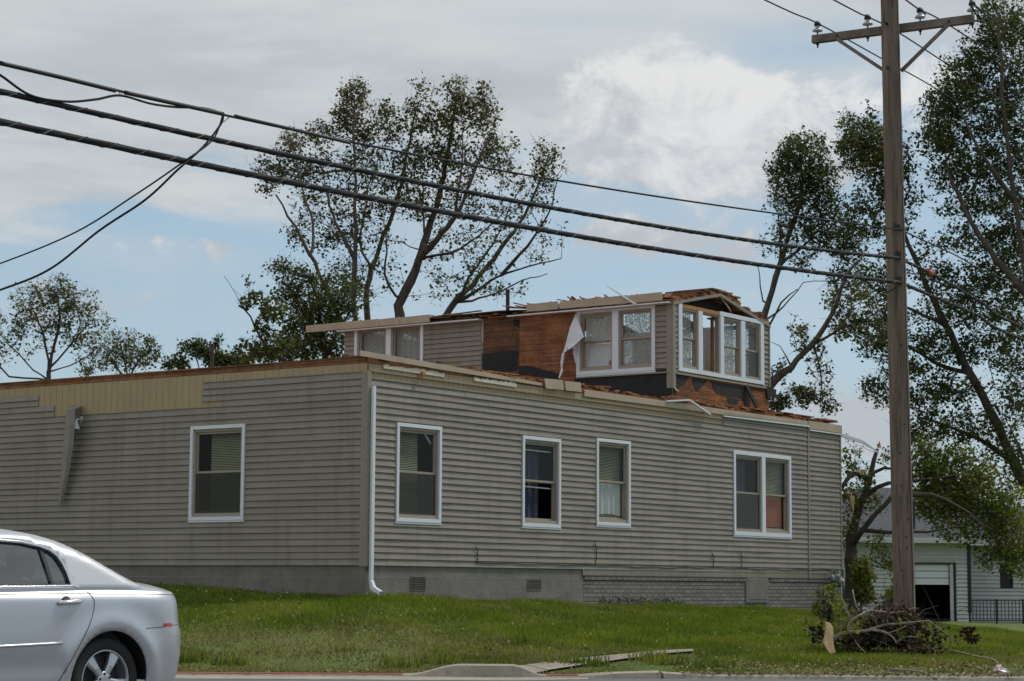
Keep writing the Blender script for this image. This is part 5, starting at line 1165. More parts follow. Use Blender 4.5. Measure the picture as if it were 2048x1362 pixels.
for (x,y,w_,seedn,lab) in ((1722,1140,26,11,'yellow green shrub beside the gas meter'),(1660,1212,40,12,'low leafy weeds in front of the brick foundation'),(1790,1190,30,13,'small shrub half hidden behind the utility pole'),(1725,1178,24,14,'straggly shrub with yellowing leaves between meter and pole')):
    Yd=44 if seedn!=12 else 39; g=at(x,y+40,Yd); gy=gz(g.x,g.y); p0=Vector((g.x,g.y,gy))
    pr=CM.inverted()@p0; by=CY-F*pr.y/-pr.z
    top_=y-w_
    tree('shrub',lab,Yd,[[(x,by+2),(x,by-8),(x+3,(by+top_)/2),(x+5,top_+8)]],[(x,y,w_*.7,w_*.9,40),(x+w_*.4,y+w_*.5,w_*.6,w_*.5,26),(x-w_*.3,y+w_*.6,w_*.5,w_*.5,20)],M['leafy'] if seedn in(11,14) else M['leafg'],seedn,trunk_r=.02,per=7,lrad=.1,lsize=.075,cat='shrub',tipr=.004)

# ------------------------------------------------------------------ neighbour garage
NY=70.0
def N_(px,py,Y=NY): return at(px,py,Y)
nb0=N_(1690,1238); nb1=N_(1937,1238); gzb=nb1.z-.1
ng=empty('garage_house',(nb0.x,NY,gzb),0,'white sided house with open garage door behind the utility pole','house')
o0=Vector((nb0.x,NY,gzb)); 
xa,xb=-3.0,nb1.x-nb0.x; zt=N_(1937,1088).z-gzb; YR=1.6
d0=(N_(1826,1128)-o0); d1=(N_(1912,1236)-o0); dx0,dx1,dz0,dz1=d0.x,d1.x,.08,d0.z
fN=lambda u,d,z:(u,-d,z); fN2=lambda u,d,z:(u,YR-d,z)
def lapped(b,fn,u0,u1,z0,z1,holes,e=.13):
    z=z0
    while z<z1:
        for (a,c,p,q) in rects_minus(u0,u1,z,min(z+e,z1),holes): b.add([fn(a,.055-.045*(p-z)/e,p),fn(c,.055-.045*(p-z)/e,p),fn(c,.055-.045*(q-z)/e,q),fn(a,.055-.045*(q-z)/e,q)],[(0,1,2,3)]); b.add([fn(a,0,p),fn(c,0,p),fn(c,.055,p),fn(a,.055,p)],[(0,1,2,3)])
        z+=e
wN=(N_(1700,1173)-o0,N_(1715,1120)-o0); wq=(N_(2000,1177,NY+YR)-o0,N_(2025,1127,NY+YR)-o0)
b=MB(); lapped(b,fN,xa,xb,.0,zt,[(dx0,dx1,-1,dz1),(wN[0].x,wN[1].x,wN[0].z,wN[1].z)]); lapped(b,fN2,xb,xb+14,-.15,zt,[(wq[0].x,wq[1].x,wq[0].z,wq[1].z)])
b.add([(xb,0,0),(xb,YR,0),(xb,YR,zt),(xb,0,zt)],[(0,1,2,3)]); b.add([(xa,0,0),(xa,9,0),(xa,9,zt),(xa,0,zt)],[(0,1,2,3)]); b.add([(xa,9,0),(xb+14,9,0),(xb+14,9,zt),(xa,9,zt)],[(0,1,2,3)]); b.build('wall',M['ngwhite'],ng,fix=False)
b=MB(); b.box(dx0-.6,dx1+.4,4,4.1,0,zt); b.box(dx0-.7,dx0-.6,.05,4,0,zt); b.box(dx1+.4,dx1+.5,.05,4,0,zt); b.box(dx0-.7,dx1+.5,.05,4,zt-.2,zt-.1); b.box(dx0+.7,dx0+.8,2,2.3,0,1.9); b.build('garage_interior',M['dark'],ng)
zp=N_(1860,1170).z-gzb; b=MB(); 
for i in range(3):
    h=(dz1-zp)/3; b.box(dx0-.3,dx1-.2,.06+i*.0,.1,zp+i*h+.01,zp+(i+1)*h-.01)
b.build('garage_door',M['lamp'],ng,bevel=.01)
b=MB(); frame(b,fN,dx0-.25,dx1+.02,-.3,dz1+.08,.07,.0,.05); b.build('door_trim',M['iron'],ng); b=MB(); b.box(dx1-.18,dx1-.07,-.03,.05,0,dz1); b.build('door_jamb',M['ngwhite'],ng)
b=MB()
for (wv,fn) in ((wN,fN),(wq,fN2)):
    frame(b,fn,wv[0].x,wv[1].x,wv[0].z,wv[1].z,.05,-.05,.04); b.prism([(wv[0].x,(wv[0].z+wv[1].z)/2),(wv[1].x,(wv[0].z+wv[1].z)/2),(wv[1].x,(wv[0].z+wv[1].z)/2+.04),(wv[0].x,(wv[0].z+wv[1].z)/2+.04)],fn,-.03,.0)
wo=b.build('window',M['iron'],ng)
b=MB()
for (wv,fn) in ((wN,fN),(wq,fN2)): quadp(b,fn,wv[0].x,wv[1].x,wv[0].z,wv[1].z,-.03)
b.build('pane',M['glass'],wo,fix=False); b=MB()
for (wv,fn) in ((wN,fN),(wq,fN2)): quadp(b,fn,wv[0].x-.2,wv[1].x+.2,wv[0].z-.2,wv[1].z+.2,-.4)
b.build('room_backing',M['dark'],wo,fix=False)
b=MB(); b.box(xb-.02,xb+.1,-.06,.0,.3,zt); b.build('corner_pipe',M['iron'],ng)
# roofs
ze=N_(1700,1076).z-gzb; zr=N_(1740,972,NY+4).z-gzb; b=MB()
rx0=N_(1730,972,NY+4).x-nb0.x; rx1=N_(2036,1012,NY+4).x-nb0.x; zr2=N_(2036,1012,NY+4).z-gzb
E=[(xa-.5,-.5,ze),(xb+14.5,-.5+1.2,ze-.05),(rx0-0.3,4.4,zr),(rx1+9,4.6,zr2),(xa-.5,9.4,ze),(xb+14.5,9.4,ze),(xb+.4,-.5,ze-.02),(xb+.4,YR-.5,ze-.02)]
rid=[(rx0,4.4,zr),(rx0+(rx1-rx0)*.35,4.4,zr-.08),(rx1,4.5,zr2),(xb+14.5,4.5,zr2)]
b.add([E[0],E[6],rid[1],rid[0]],[(0,1,2,3)]); b.add([E[6],E[7],(rid[2][0],rid[2][1],rid[2][2]),rid[1]],[(0,1,2,3)]); b.add([E[7],(xb+14.5,YR-.5,ze-.02),rid[3],rid[2]],[(0,1,2,3)])
b.add([E[0],rid[0],(xa-.5,9.4,ze)],[(0,1,2)]); b.add([(xa-.5,9.4,ze),rid[0],rid[1],rid[2],rid[3],(xb+14.5,9.4,ze)],[(0,1,2,3,4,5)])
b.build('roof',M['shingle'],ng,fix=False)
b=MB(); b.box(xa-.5,xb+.45,-.62,-.48,ze-.17,ze-.0); b.box(xb+.45,xb+14.5,YR-.62,YR-.48,ze-.16,ze-.01); b.box(xa-.5,xb+.4,-.47,.0,ze-.16,ze-.12); b.box(xb+.4,xb+14,YR-.47,YR,ze-.16,ze-.12); b.build('gutter',M['ngwhite'],ng,bevel=.01)
# iron railing
ra=N_(1939,1200,NY-2); rb_=N_(2046,1202,NY-2); rz0=N_(1939,1240,NY-2).z
rl=empty('iron_railing',(ra.x,ra.y,rz0-.15),0,'black iron railing in front of the white house at the right edge','railing'); Lr=rb_.x-ra.x; Hr=ra.z-rz0+.15
b=MB(); b.box(0,Lr+6,-.015,.015,Hr-.03,Hr); b.box(0,Lr+6,-.012,.012,.12,.15); b.build('rail',M['iron'],rl)
for u in (0,Lr*.5,Lr,Lr*2): b=MB(); b.box(u-.025,u+.025,-.026,.026,-.1,Hr+.03); b.build('post',M['iron'],rl)
b=MB(); u=.1
while u<Lr+6: b.box(u-.01,u+.01,-.008,.008,.13,Hr-.01); u+=.115
b.build('balusters',M['iron'],rl)

# ------------------------------------------------------------------ fallen branches at the foot of the pole
BY=28.0
def bp_(px,py,dy=0): return at(px,py,BY+dy)
def gline(px,py): 
    return at(px,py,BY)
org=Vector((bp_(1700,1290).x,BY,gz(bp_(1700,1290).x,BY)))
fb=empty('fallen_branch',org,0,'pale broken tree limb lying in a heap at the foot of the utility pole','branch')
def poly(b,pts,r0,r1,n=7):
    P=smoothpts([bp_(*p)-org for p in pts],6); k=len(P); b.tube(P,[r0+(r1-r0)*i/(k-1) for i in range(k)],n)
b=MB()
poly(b,[(1662,1285),(1678,1270),(1700,1264,-.1),(1735,1261,-.1),(1768,1250,-.1),(1800,1247,-.2),(1858,1241,-.25)],.036,.010)
poly(b,[(1697,1264,-.1),(1700,1245,-.1),(1718,1232,-.1),(1738,1222,0),(1760,1223,0),(1795,1225,.2),(1830,1215,.3)],.026,.006)
poly(b,[(1745,1260,-.1),(1768,1264,-.2),(1785,1274,-.2),(1793,1286,-.3)],.02,.008); poly(b,[(1770,1268,-.2),(1800,1258,-.2),(1818,1248,-.2)],.010,.004); poly(b,[(1793,1284,-.2),(1812,1274,-.2),(1838,1275,-.2)],.010,.004)
poly(b,[(1700,1235),(1690,1215,.1),(1685,1200,.2),(1695,1218)],.010,.005); poly(b,[(1683,1265),(1680,1243),(1684,1240)],.013,.006); poly(b,[(1776,1250),(1775,1232),(1790,1222)],.010,.004); poly(b,[(1755,1255),(1750,1233)],.008,.003)
poly(b,[(1643,1283),(1628,1275,.1),(1620,1262,.2),(1598,1255,.3)],.012,.005); poly(b,[(1858,1241,-.2),(1885,1262,-.3),(1920,1285,-.4)],.008,.003)
poly(b,[(1706,1272),(1716,1290,-.2),(1732,1306,-.4)],.009,.004); poly(b,[(1800,1250),(1818,1285,.1),(1840,1300,0)],.012,.006); poly(b,[(1705,1180,.3),(1712,1210,.2),(1722,1230,.2)],.012,.006)
b.build('limb',M['bark2'],fb,smooth=True)
r=random.Random(5); b=MB()
for i in range(190):
    px=r.gauss(1768,48); py=r.uniform(1215,1296); a=bp_(px,py,r.uniform(-.2,.5))-org; d=Vector((r.gauss(0,1),r.gauss(0,.5),r.gauss(0,.6))).normalized(); l=r.uniform(.15,.7); b.tube([a,a+d*l*.5+Vector((0,0,r.uniform(-.03,.05))),a+d*l],[.0045,.0035,.0015],4)
b.build('twigs',M['bark'],fb)
def leafcloud(cl,leafm,parent,org,size,per,rad,seed,name='leaves',gclamp=True):
    q=np.random.default_rng(seed); P=[]
    for (px,py,rx,ry,n,dd) in cl:
        for i in range(n):
            v=q.normal(size=3); v/=np.linalg.norm(v); v*=q.random()**.4; p=at(px+v[0]*rx,py+v[1]*ry,BY+dd+v[2]*.45); 
            if p.z<gz(p.x,p.y)+.02: p.z=gz(p.x,p.y)+.03+.1*q.random()
            P.append(np.array(p-org))
    V,Fc=leaves(np.array(P),per,rad,size,q,.8); return npmesh(name,V,Fc,leafm,parent)
leafcloud([(1790,1256,50,28,150,.3),(1740,1272,50,22,110,.35),(1825,1260,26,38,90,.4),(1705,1278,40,14,60,.3),(1845,1298,50,8,50,0),(1770,1240,60,36,90,.4)],M['deadleaf'],fb,org,.055,6,.11,2,'dead_leaves')
leafcloud([(1790,1262,66,30,260,.35),(1730,1275,60,16,100,.35),(1652,1222,9,16,14,.3),(1640,1270,26,16,14,.2),(1630,1262,14,24,10,.3),(1880,1270,30,20,14,.3)],mat('wilted_leaves',(.03,.03,.018),.9,island=.5),fb,org,.06,6,.09,3,'wilted_leaves')
leafcloud([(1800,1262,60,28,60,.2),(1700,1262,44,20,40,.25),(1665,1225,16,20,20,.3)],M['leafg'],fb,org,.06,5,.10,5,'green_leaves')
# split pale slab of wood leaning up
P=[(1655,1243),(1662,1252),(1660,1275),(1662,1290),(1668,1310)]; b=MB(); vs=[]
sl=[((1650,1243),(1660,1246)),((1652,1256),(1667,1256)),((1646,1283),(1666,1281)),((1653,1298),(1669,1297)),((1662,1311),(1674,1313))]
for i,(l,q) in enumerate(sl):
    for (p,dy) in ((l,-.15),(q,-.15),(q,-.09),(l,-.09)): vs.append(bp_(p[0],p[1],dy-.02*i))
fs=[(0,1,2,3),(16,19,18,17)]
for i in range(4):
    for j in range(4): a=i*4+j; c=i*4+(j+1)%4; fs.append((a,c,c+4,a+4))
b.add(vs,fs); o=b.build('split_wood',M['splint'],None,bevel=.008); single(o,'pale freshly split slab of wood standing at the end of the fallen limb','wood')
# twigs on the verge
b=MB(); b.tube(smoothpts([onground(1900,1308)+Vector((0,0,.05)),onground(1952,1320)+Vector((0,0,.05)),onground(1985,1327)+Vector((0,0,.05)),onground(1998,1334)+Vector((0,0,.03))],5),[.012]*15+[.006],5)
single(b.build('stick',M['bark2'],None,smooth=True),'thin pale stick lying on the grass beside the plastic bag','stick','loose sticks')
b=MB(); b.tube([onground(1775,1347)+Vector((0,0,.05)),onground(1815,1350)+Vector((0,0,.06)),onground(1850,1356)+Vector((0,0,.03))],[.012,.015,.006],5); single(b.build('stick',M['bark2'],None,smooth=True),'brown stick lying on the kerb below the pole','stick','loose sticks')
# rag of dead leaves
q0=onground(1940,1300); cr=np.random.default_rng(6); V,Fc=leaves(np.array([q0+Vector((cr.normal()*.08,0,.08+cr.random()*.22)) for i in range(26)]),5,.05,.07,cr,.5); single(npmesh('wilted_sprig',V,Fc,M['deadleaf']),'small clump of brown wilted leaves on the grass right of the pole','leaves')
# plastic bag litter
q0=onground(2003,1350); q0.z=max(q0.z,.05); b=MB(); n,m2=12,9; r=random.Random(3); vs=[]
for i in range(m2):
    th=math.pi*i/(m2-1)
    for j in range(n):
        ph=math.tau*j/n; rr_=(.09+r.uniform(-.03,.03)); vs.append((rr_*1.3*math.sin(th)*math.cos(ph),rr_*.8*math.sin(th)*math.sin(ph),.05+rr_*.75*math.cos(th)-.03*math.cos(ph)))
fs=[(i*n+j,i*n+(j+1)%n,(i+1)*n+(j+1)%n,(i+1)*n+j) for i in range(m2-1) for j in range(n)]
b.add(vs,fs); o=b.build('plastic_bag',mat('red_white_plastic',(.62,.6,.62),.35,col2=(.6,.08,.08),vscale=9,v2=((.7,.7,.72),7,.45,.55)),None); o.location=q0; o.scale=(.72,.72,.72); single(o,'crumpled white and red plastic bag on the kerb at the right','litter')
# weeds at the verge: taller tufts
def tufts():
    q=np.random.default_rng(8); spots=[(470,1330),(380,1325),(800,1335),(870,1328),(1130,1330),(1180,1332),(1300,1322),(1340,1330),(1430,1335),(900,1190),(1165,1200),(1180,1198),(1560,1208),(1450,1206),(755,1185),(800,1190),(1060,1290),(1270,1292)]
    V=[];F_=[]
    for (px,py) in spots:
        c=onground(px,py)
        for i in range(90):
            a=q.random()*math.tau; rr_=.18*q.random()**.6; x,y=c.x+rr_*1.6*math.cos(a),c.y+rr_*math.sin(a)*.6; z=gz(x,y); h=.06+.14*q.random(); wv=.009; l=h*.6*q.random(); b2=q.random()*math.tau
            k=len(V); V+=[(x-wv,y,z),(x+wv,y,z),(x+l*math.cos(b2),y+l*math.sin(b2),z+h)]; F_.append((k,k+1,k+2))
    tag(npmesh('weeds',np.array(V),np.array(F_),M['leafg']),'taller weed tufts along the kerb and foundation','weeds',kind='stuff')
tufts()

#CARBEGIN
# ------------------------------------------------------------------ car
CTH=R_(39); cr_=Vector((math.sin(CTH),math.cos(CTH),0)); cn=Vector((math.cos(CTH),-math.sin(CTH),0))
wc=at(212,1356,16.1); base=Vector((wc.x,wc.y,0))-cn*.80-cr_*.02
car=empty('sedan_car',base,math.pi/2-CTH,'silver sedan in the road at lower left, only its rear half in view','car')
S0=.42
def lerpt(tab,x):
    if x<=tab[0][0]: return tab[0][1]
    for (a,b2),(c,d) in zip(tab[:-1],tab[1:]):
        if x<=c:
            t=(x-a)/(c-a); return b2+(d-b2)*t
    return tab[-1][1]
def smt(tab):
    xs=[p[0] for p in tab]; ys=[p[1] for p in tab]; n=len(xs); m_=[0]*n
    for i in range(n):
        if i==0: m_[i]=(ys[1]-ys[0])/(xs[1]-xs[0])
        elif i==n-1: m_[i]=(ys[-1]-ys[-2])/(xs[-1]-xs[-2])
        else:
            d0=(ys[i]-ys[i-1])/(xs[i]-xs[i-1]); d1=(ys[i+1]-ys[i])/(xs[i+1]-xs[i]); m_[i]=0 if d0*d1<=0 else 2*d0*d1/(d0+d1)
    def f_(x):
        if x<=xs[0]: return ys[0]
        if x>=xs[-1]: return ys[-1]
        for i in range(n-1):
            if x<=xs[i+1]:
                h=xs[i+1]-xs[i]; t=(x-xs[i])/h; return (2*t**3-3*t*t+1)*ys[i]+(t**3-2*t*t+t)*h*m_[i]+(-2*t**3+3*t*t)*ys[i+1]+(t**3-t*t)*h*m_[i+1]
    return f_
Wz=smt([(.15,.80),(.25,.845),(.42,.875),(.62,.892),(.80,.889),(.90,.884),(.93,.879),(.965,.861),(1.0,.836),(1.03,.80)])   # half width by height
Ltail=smt([(.15,.46),(.25,.53),(.36,.575),(.55,.60),(.70,.59),(.735,.565),(.85,.545),(.95,.52),(1.0,.49),(1.03,.44)])
Lnose=smt([(.15,.62),(.25,.70),(.5,.80),(.65,.76),(.75,.62),(.85,.40),(1.0,.3)])
belt=smt([(-3.9,.66),(-3.5,.80),(-3.0,.90),(-2.3,.955),(-1.5,.975),(-.6,.995),(0,1.005),(.4,1.0),(.8,.99),(1.1,.975)])
SN=-3.0
# plan curve parameter p: p in [SN,S0] straight side; beyond: superellipse quarter (tail / nose)
QT=1.15; 
def plan(p,z):
    W=Wz(z)
    if p<=S0 and p>=SN: return p,W*(1-.02*((p+1.2)/1.8)**2*(abs(p+1.2)>0)*.5)
    if p>S0:
        t=min(1,(p-S0)/QT)*math.pi/2; n=2.5; c=max(0,math.cos(t))**(2/n); s_=math.sin(t)**(2/n); W0=W*(1-.02*((S0+1.2)/1.8)**2*.5)
        return S0+Ltail(z)*s_, W0*c
    t=min(1,(SN-p)/QT)*math.pi/2; n=2.4; c=max(0,math.cos(t))**(2/n); s_=math.sin(t)**(2/n); W0=W*.99
    return SN-Lnose(z)*s_, W0*c
AR=.372; ZW=.33
def flare(s,z):
    out=0
    for c in (0,-2.85):
        d=math.hypot(s-c,z-ZW)
        if z>.12: out+=.016*math.exp(-((d-AR-.075)/.055)**2) - .006*math.exp(-((d-AR-.21)/.09)**2)
    out+=-.010*math.exp(-((z-.45)/.09)**2)*(-2.4<s<-.45)      # door hollow above the sill
    return out
def bodyp(p,z,side=-1):
    s_,y=plan(p,z); fl=flare(s_,z) if SN-.3<p<S0+.5 else 0; y=y+fl*min(1,y/.5) if y>.05 else y
    return (s_,side*y,z)
def cdt(outline,holes,lines,step,aspect=1.0):
    pts=[];edges=[]
    def addloop(lp,closed=True):
        k=len(pts); 
        for p in lp: pts.append(Vector(p))
        for i in range(len(lp)-(0 if closed else 1)): edges.append((k+i,k+(i+1)%len(lp)))
    addloop(outline)
    for h in holes: addloop(h)
    for l in lines: addloop(l,False)
    xs=[p[0] for p in outline]; ys=[p[1] for p in outline]; x=min(xs)+step*.5
    allp=np.array([tuple(p) for p in pts])
    while x<max(xs):
        y=min(ys)+step*.5
        while y<max(ys):
            if inside(outline,x,y) and not any(inside(h,x,y) for h in holes) and np.min(((allp-np.array([x,y]))**2).sum(1))>(step*.45)**2: pts.append(Vector((x,y)))
            y+=step
        x+=step*aspect
    v,e,f_,_,_,_=geometry.delaunay_2d_cdt(pts,edges,[],0,1e-5)
    F2=[]
    for t in f_:
        cx=sum(v[i][0] for i in t)/3; cy=sum(v[i][1] for i in t)/3
        if inside(outline,cx,cy) and not any(inside(h,cx,cy) for h in holes): F2.append(tuple(t))
    return v,F2
def inside(poly,x,y):
    c=False; n=len(poly); j=n-1
    for i in range(n):
        xi,yi=poly[i][0],poly[i][1]; xj,yj=poly[j][0],poly[j][1]
        if (yi>y)!=(yj>y) and x<(xj-xi)*(y-yi)/(yj-yi)+xi: c=not c
        j=i
    return c
def zbot(p):
    if p>S0: return .22+.06*min(1,(p-S0)/.9)
    if p<SN: return .20
    return .20
def build_lower():
    P1=S0+QT; P0=SN-QT; ns=110
    ps=[P0+(P1-P0)*i/ns for i in range(ns+1)]
    def bl(p): return belt(plan(p,.9)[0])
    top=[(p,bl(p)) for p in ps]
    # bottom edge with wheel arches
    bot=[]
    for c in (-2.85,0):
        pass
    def archpts(c):
        a0=math.asin((.20-ZW)/AR); return [(c+AR*math.cos(a),ZW+AR*math.sin(a)) for a in np.linspace(a0,math.pi-a0,37)]
    arR=archpts(0); arF=archpts(-2.85)
    bot=[(p,zbot(p)) for p in ps if p>AR*math.cos(math.asin((.2-ZW)/AR))+.02][::-1]      # from tail forward
    bot+= [q for q in arR]
    bot+= [(p,.20) for p in ps[::-1] if -2.85+.37<p<-.38]
    bot+= arF
    bot+= [(p,.20) for p in ps[::-1] if p<-2.85-.37]
    outline=top+bot
    v,fs=cdt(outline,[],[[(p,z) for p in np.arange(-2.0,P1-.04,.04)] for z in (.86,.885,.91,.925,.94,.955,.97)],.034)
    b=MB()
    for side in (-1,1):
        vs=[bodyp(q[0],min(q[1],1.03),side) for q in v]; b.add(vs,[f_ if side==-1 else f_[::-1] for f_ in fs])
    # shoulders and decks: from the belt ring inwards
    ring=[bodyp(p,bl(p)) for p in ps]
    cols=12
    for side in (-1,1):
        vs=[]
        for (x,y,z) in ring:
            for k in range(cols+1):
                t=k/cols; yy=abs(y)*(1-t); crown=.085*(1-(1-min(1,t*1.0))**2.2)*min(1,abs(y)/.6)
                if x<-2.2: crown*=1.25
                xx=x
                vs.append((xx,side*yy,z+crown))
        n=cols+1; f2=[]
        for i in range(len(ring)-1):
            xm=(ring[i][0]+ring[i+1][0])/2
            if -2.15<xm<.28: rng2=range(0,2)
            else: rng2=range(cols)
            for k in rng2: a=i*n+k; f2.append((a,a+1,a+n+1,a+n))
        b.add(vs,f2 if side==1 else [q[::-1] for q in f2])
    o=b.build('body',M['paint'],car,smooth=True,fix=False)
    me=o.data; bm=bmesh.new(); bm.from_mesh(me); bmesh.ops.remove_doubles(bm,verts=bm.verts,dist=.0015); bmesh.ops.recalc_face_normals(bm,faces=bm.faces); bm.to_mesh(me); bm.free()
    me.set_sharp_from_angle(angle=R_(32))
    so=o.modifiers.new('solid','SOLIDIFY'); so.thickness=.02; so.offset=-1
    return ps,ring
ps,ring=build_lower()
# greenhouse
zroof_=smt([(-2.75,.965),(-2.3,1.17),(-1.9,1.345),(-1.6,1.42),(-1.2,1.452),(-.81,1.447),(-.55,1.423),(-.34,1.380),(-.10,1.295),(.12,1.19),(.30,1.105),(.46,1.05),(.62,1.022),(.72,1.008)])
def ghy(s,z):
    zb=belt(s); y=.815-.030*((s+1.0)/1.6)**2 -.40*(z-zb) ; 
    if s>.2: y-=.10*((s-.2)/.5)**2
    if s<-2.0: y-=.12*((-2.0-s)/.7)**2
    d=zroof_(s)-z; rr_=.085
    if d<rr_: q=(rr_-max(d,0))/rr_; y-=rr_*(1-math.sqrt(max(0,1-q*q)))*1.1
    return y
dlo=[(-.33,1.035),(-.332,1.06),(-.35,1.14),(-.375,1.205),(-.41,1.26),(-.47,1.303),(-.56,1.330),(-.72,1.357),(-.95,1.368),(-1.25,1.368),(-1.6,1.335),(-1.85,1.26),(-2.1,1.145),(-2.27,1.04),(-2.2,1.025),(-1.3,1.02),(-.6,1.03)]
def dense(poly,st=.04):
    out=[]
    for i in range(len(poly)):
        a=poly[i]; c=poly[(i+1)%len(poly)]; n=max(1,int(math.dist(a,c)/st))
        for k in range(n): out.append((a[0]+(c[0]-a[0])*k/n,a[1]+(c[1]-a[1])*k/n))
    return out
ss=list(np.linspace(-2.7,.72,76))
gh=[(s,zroof_(s)) for s in ss]+[(s,belt(s)+.0) for s in ss[::-1] if zroof_(s)-belt(s)>.02]
v,fs=cdt(gh,[dense(dlo)],[],.05)
b=MB()
for side in (-1,1):
    b.add([(q[0],side*ghy(q[0],q[1]),q[1]) for q in v],[f_ if side==-1 else f_[::-1] for f_ in fs])
# roof panel
cols=10
def across(s,k,side=1):
    y=ghy(s,zroof_(s)); t=k/cols; return (s,side*y*(1-t),zroof_(s)+.042*(1-(1-t)**2)*(1 if -2<s<.3 else .8))
for side in (-1,1):
    vs=[across(s,k,side) for s in ss for k in range(cols+1)]; n=cols+1; f2=[]
    for i in range(len(ss)-1):
        sm_=(ss[i]+ss[i+1])/2
        for k in range(cols):
            if (sm_<-1.72 and k>=1) or (-.28<sm_<.42 and k>=1): continue
            a=i*n+k; f2.append((a,a+1,a+n+1,a+n))
    b.add(vs,f2)
o=b.build('roof',M['paint'],car,smooth=True,fix=False)
bm=bmesh.new(); bm.from_mesh(o.data); bmesh.ops.remove_doubles(bm,verts=bm.verts,dist=.0015); bmesh.ops.recalc_face_normals(bm,faces=bm.faces); bm.to_mesh(o.data); bm.free()
so=o.modifiers.new('solid','SOLIDIFY'); so.thickness=.015; so.offset=-1
for nm,lo,hi in (('windshield',-2.7,-1.70),('rear_window',-.30,.44)):
    b=MB(); s2=[s for s in ss if lo<=s<=hi]
    for side in (-1,1):
        vs=[]
        for s in s2:
            for k in range(1,cols+1): x,y,z=across(s,k,side); vs.append((x,y,z-.012))
        n=cols; b.add(vs,[(i*n+k,i*n+k+1,(i+1)*n+k+1,(i+1)*n+k) for i in range(len(s2)-1) for k in range(cols-1)])
    b.build(nm,M['carglass'],car,smooth=True,fix=False)
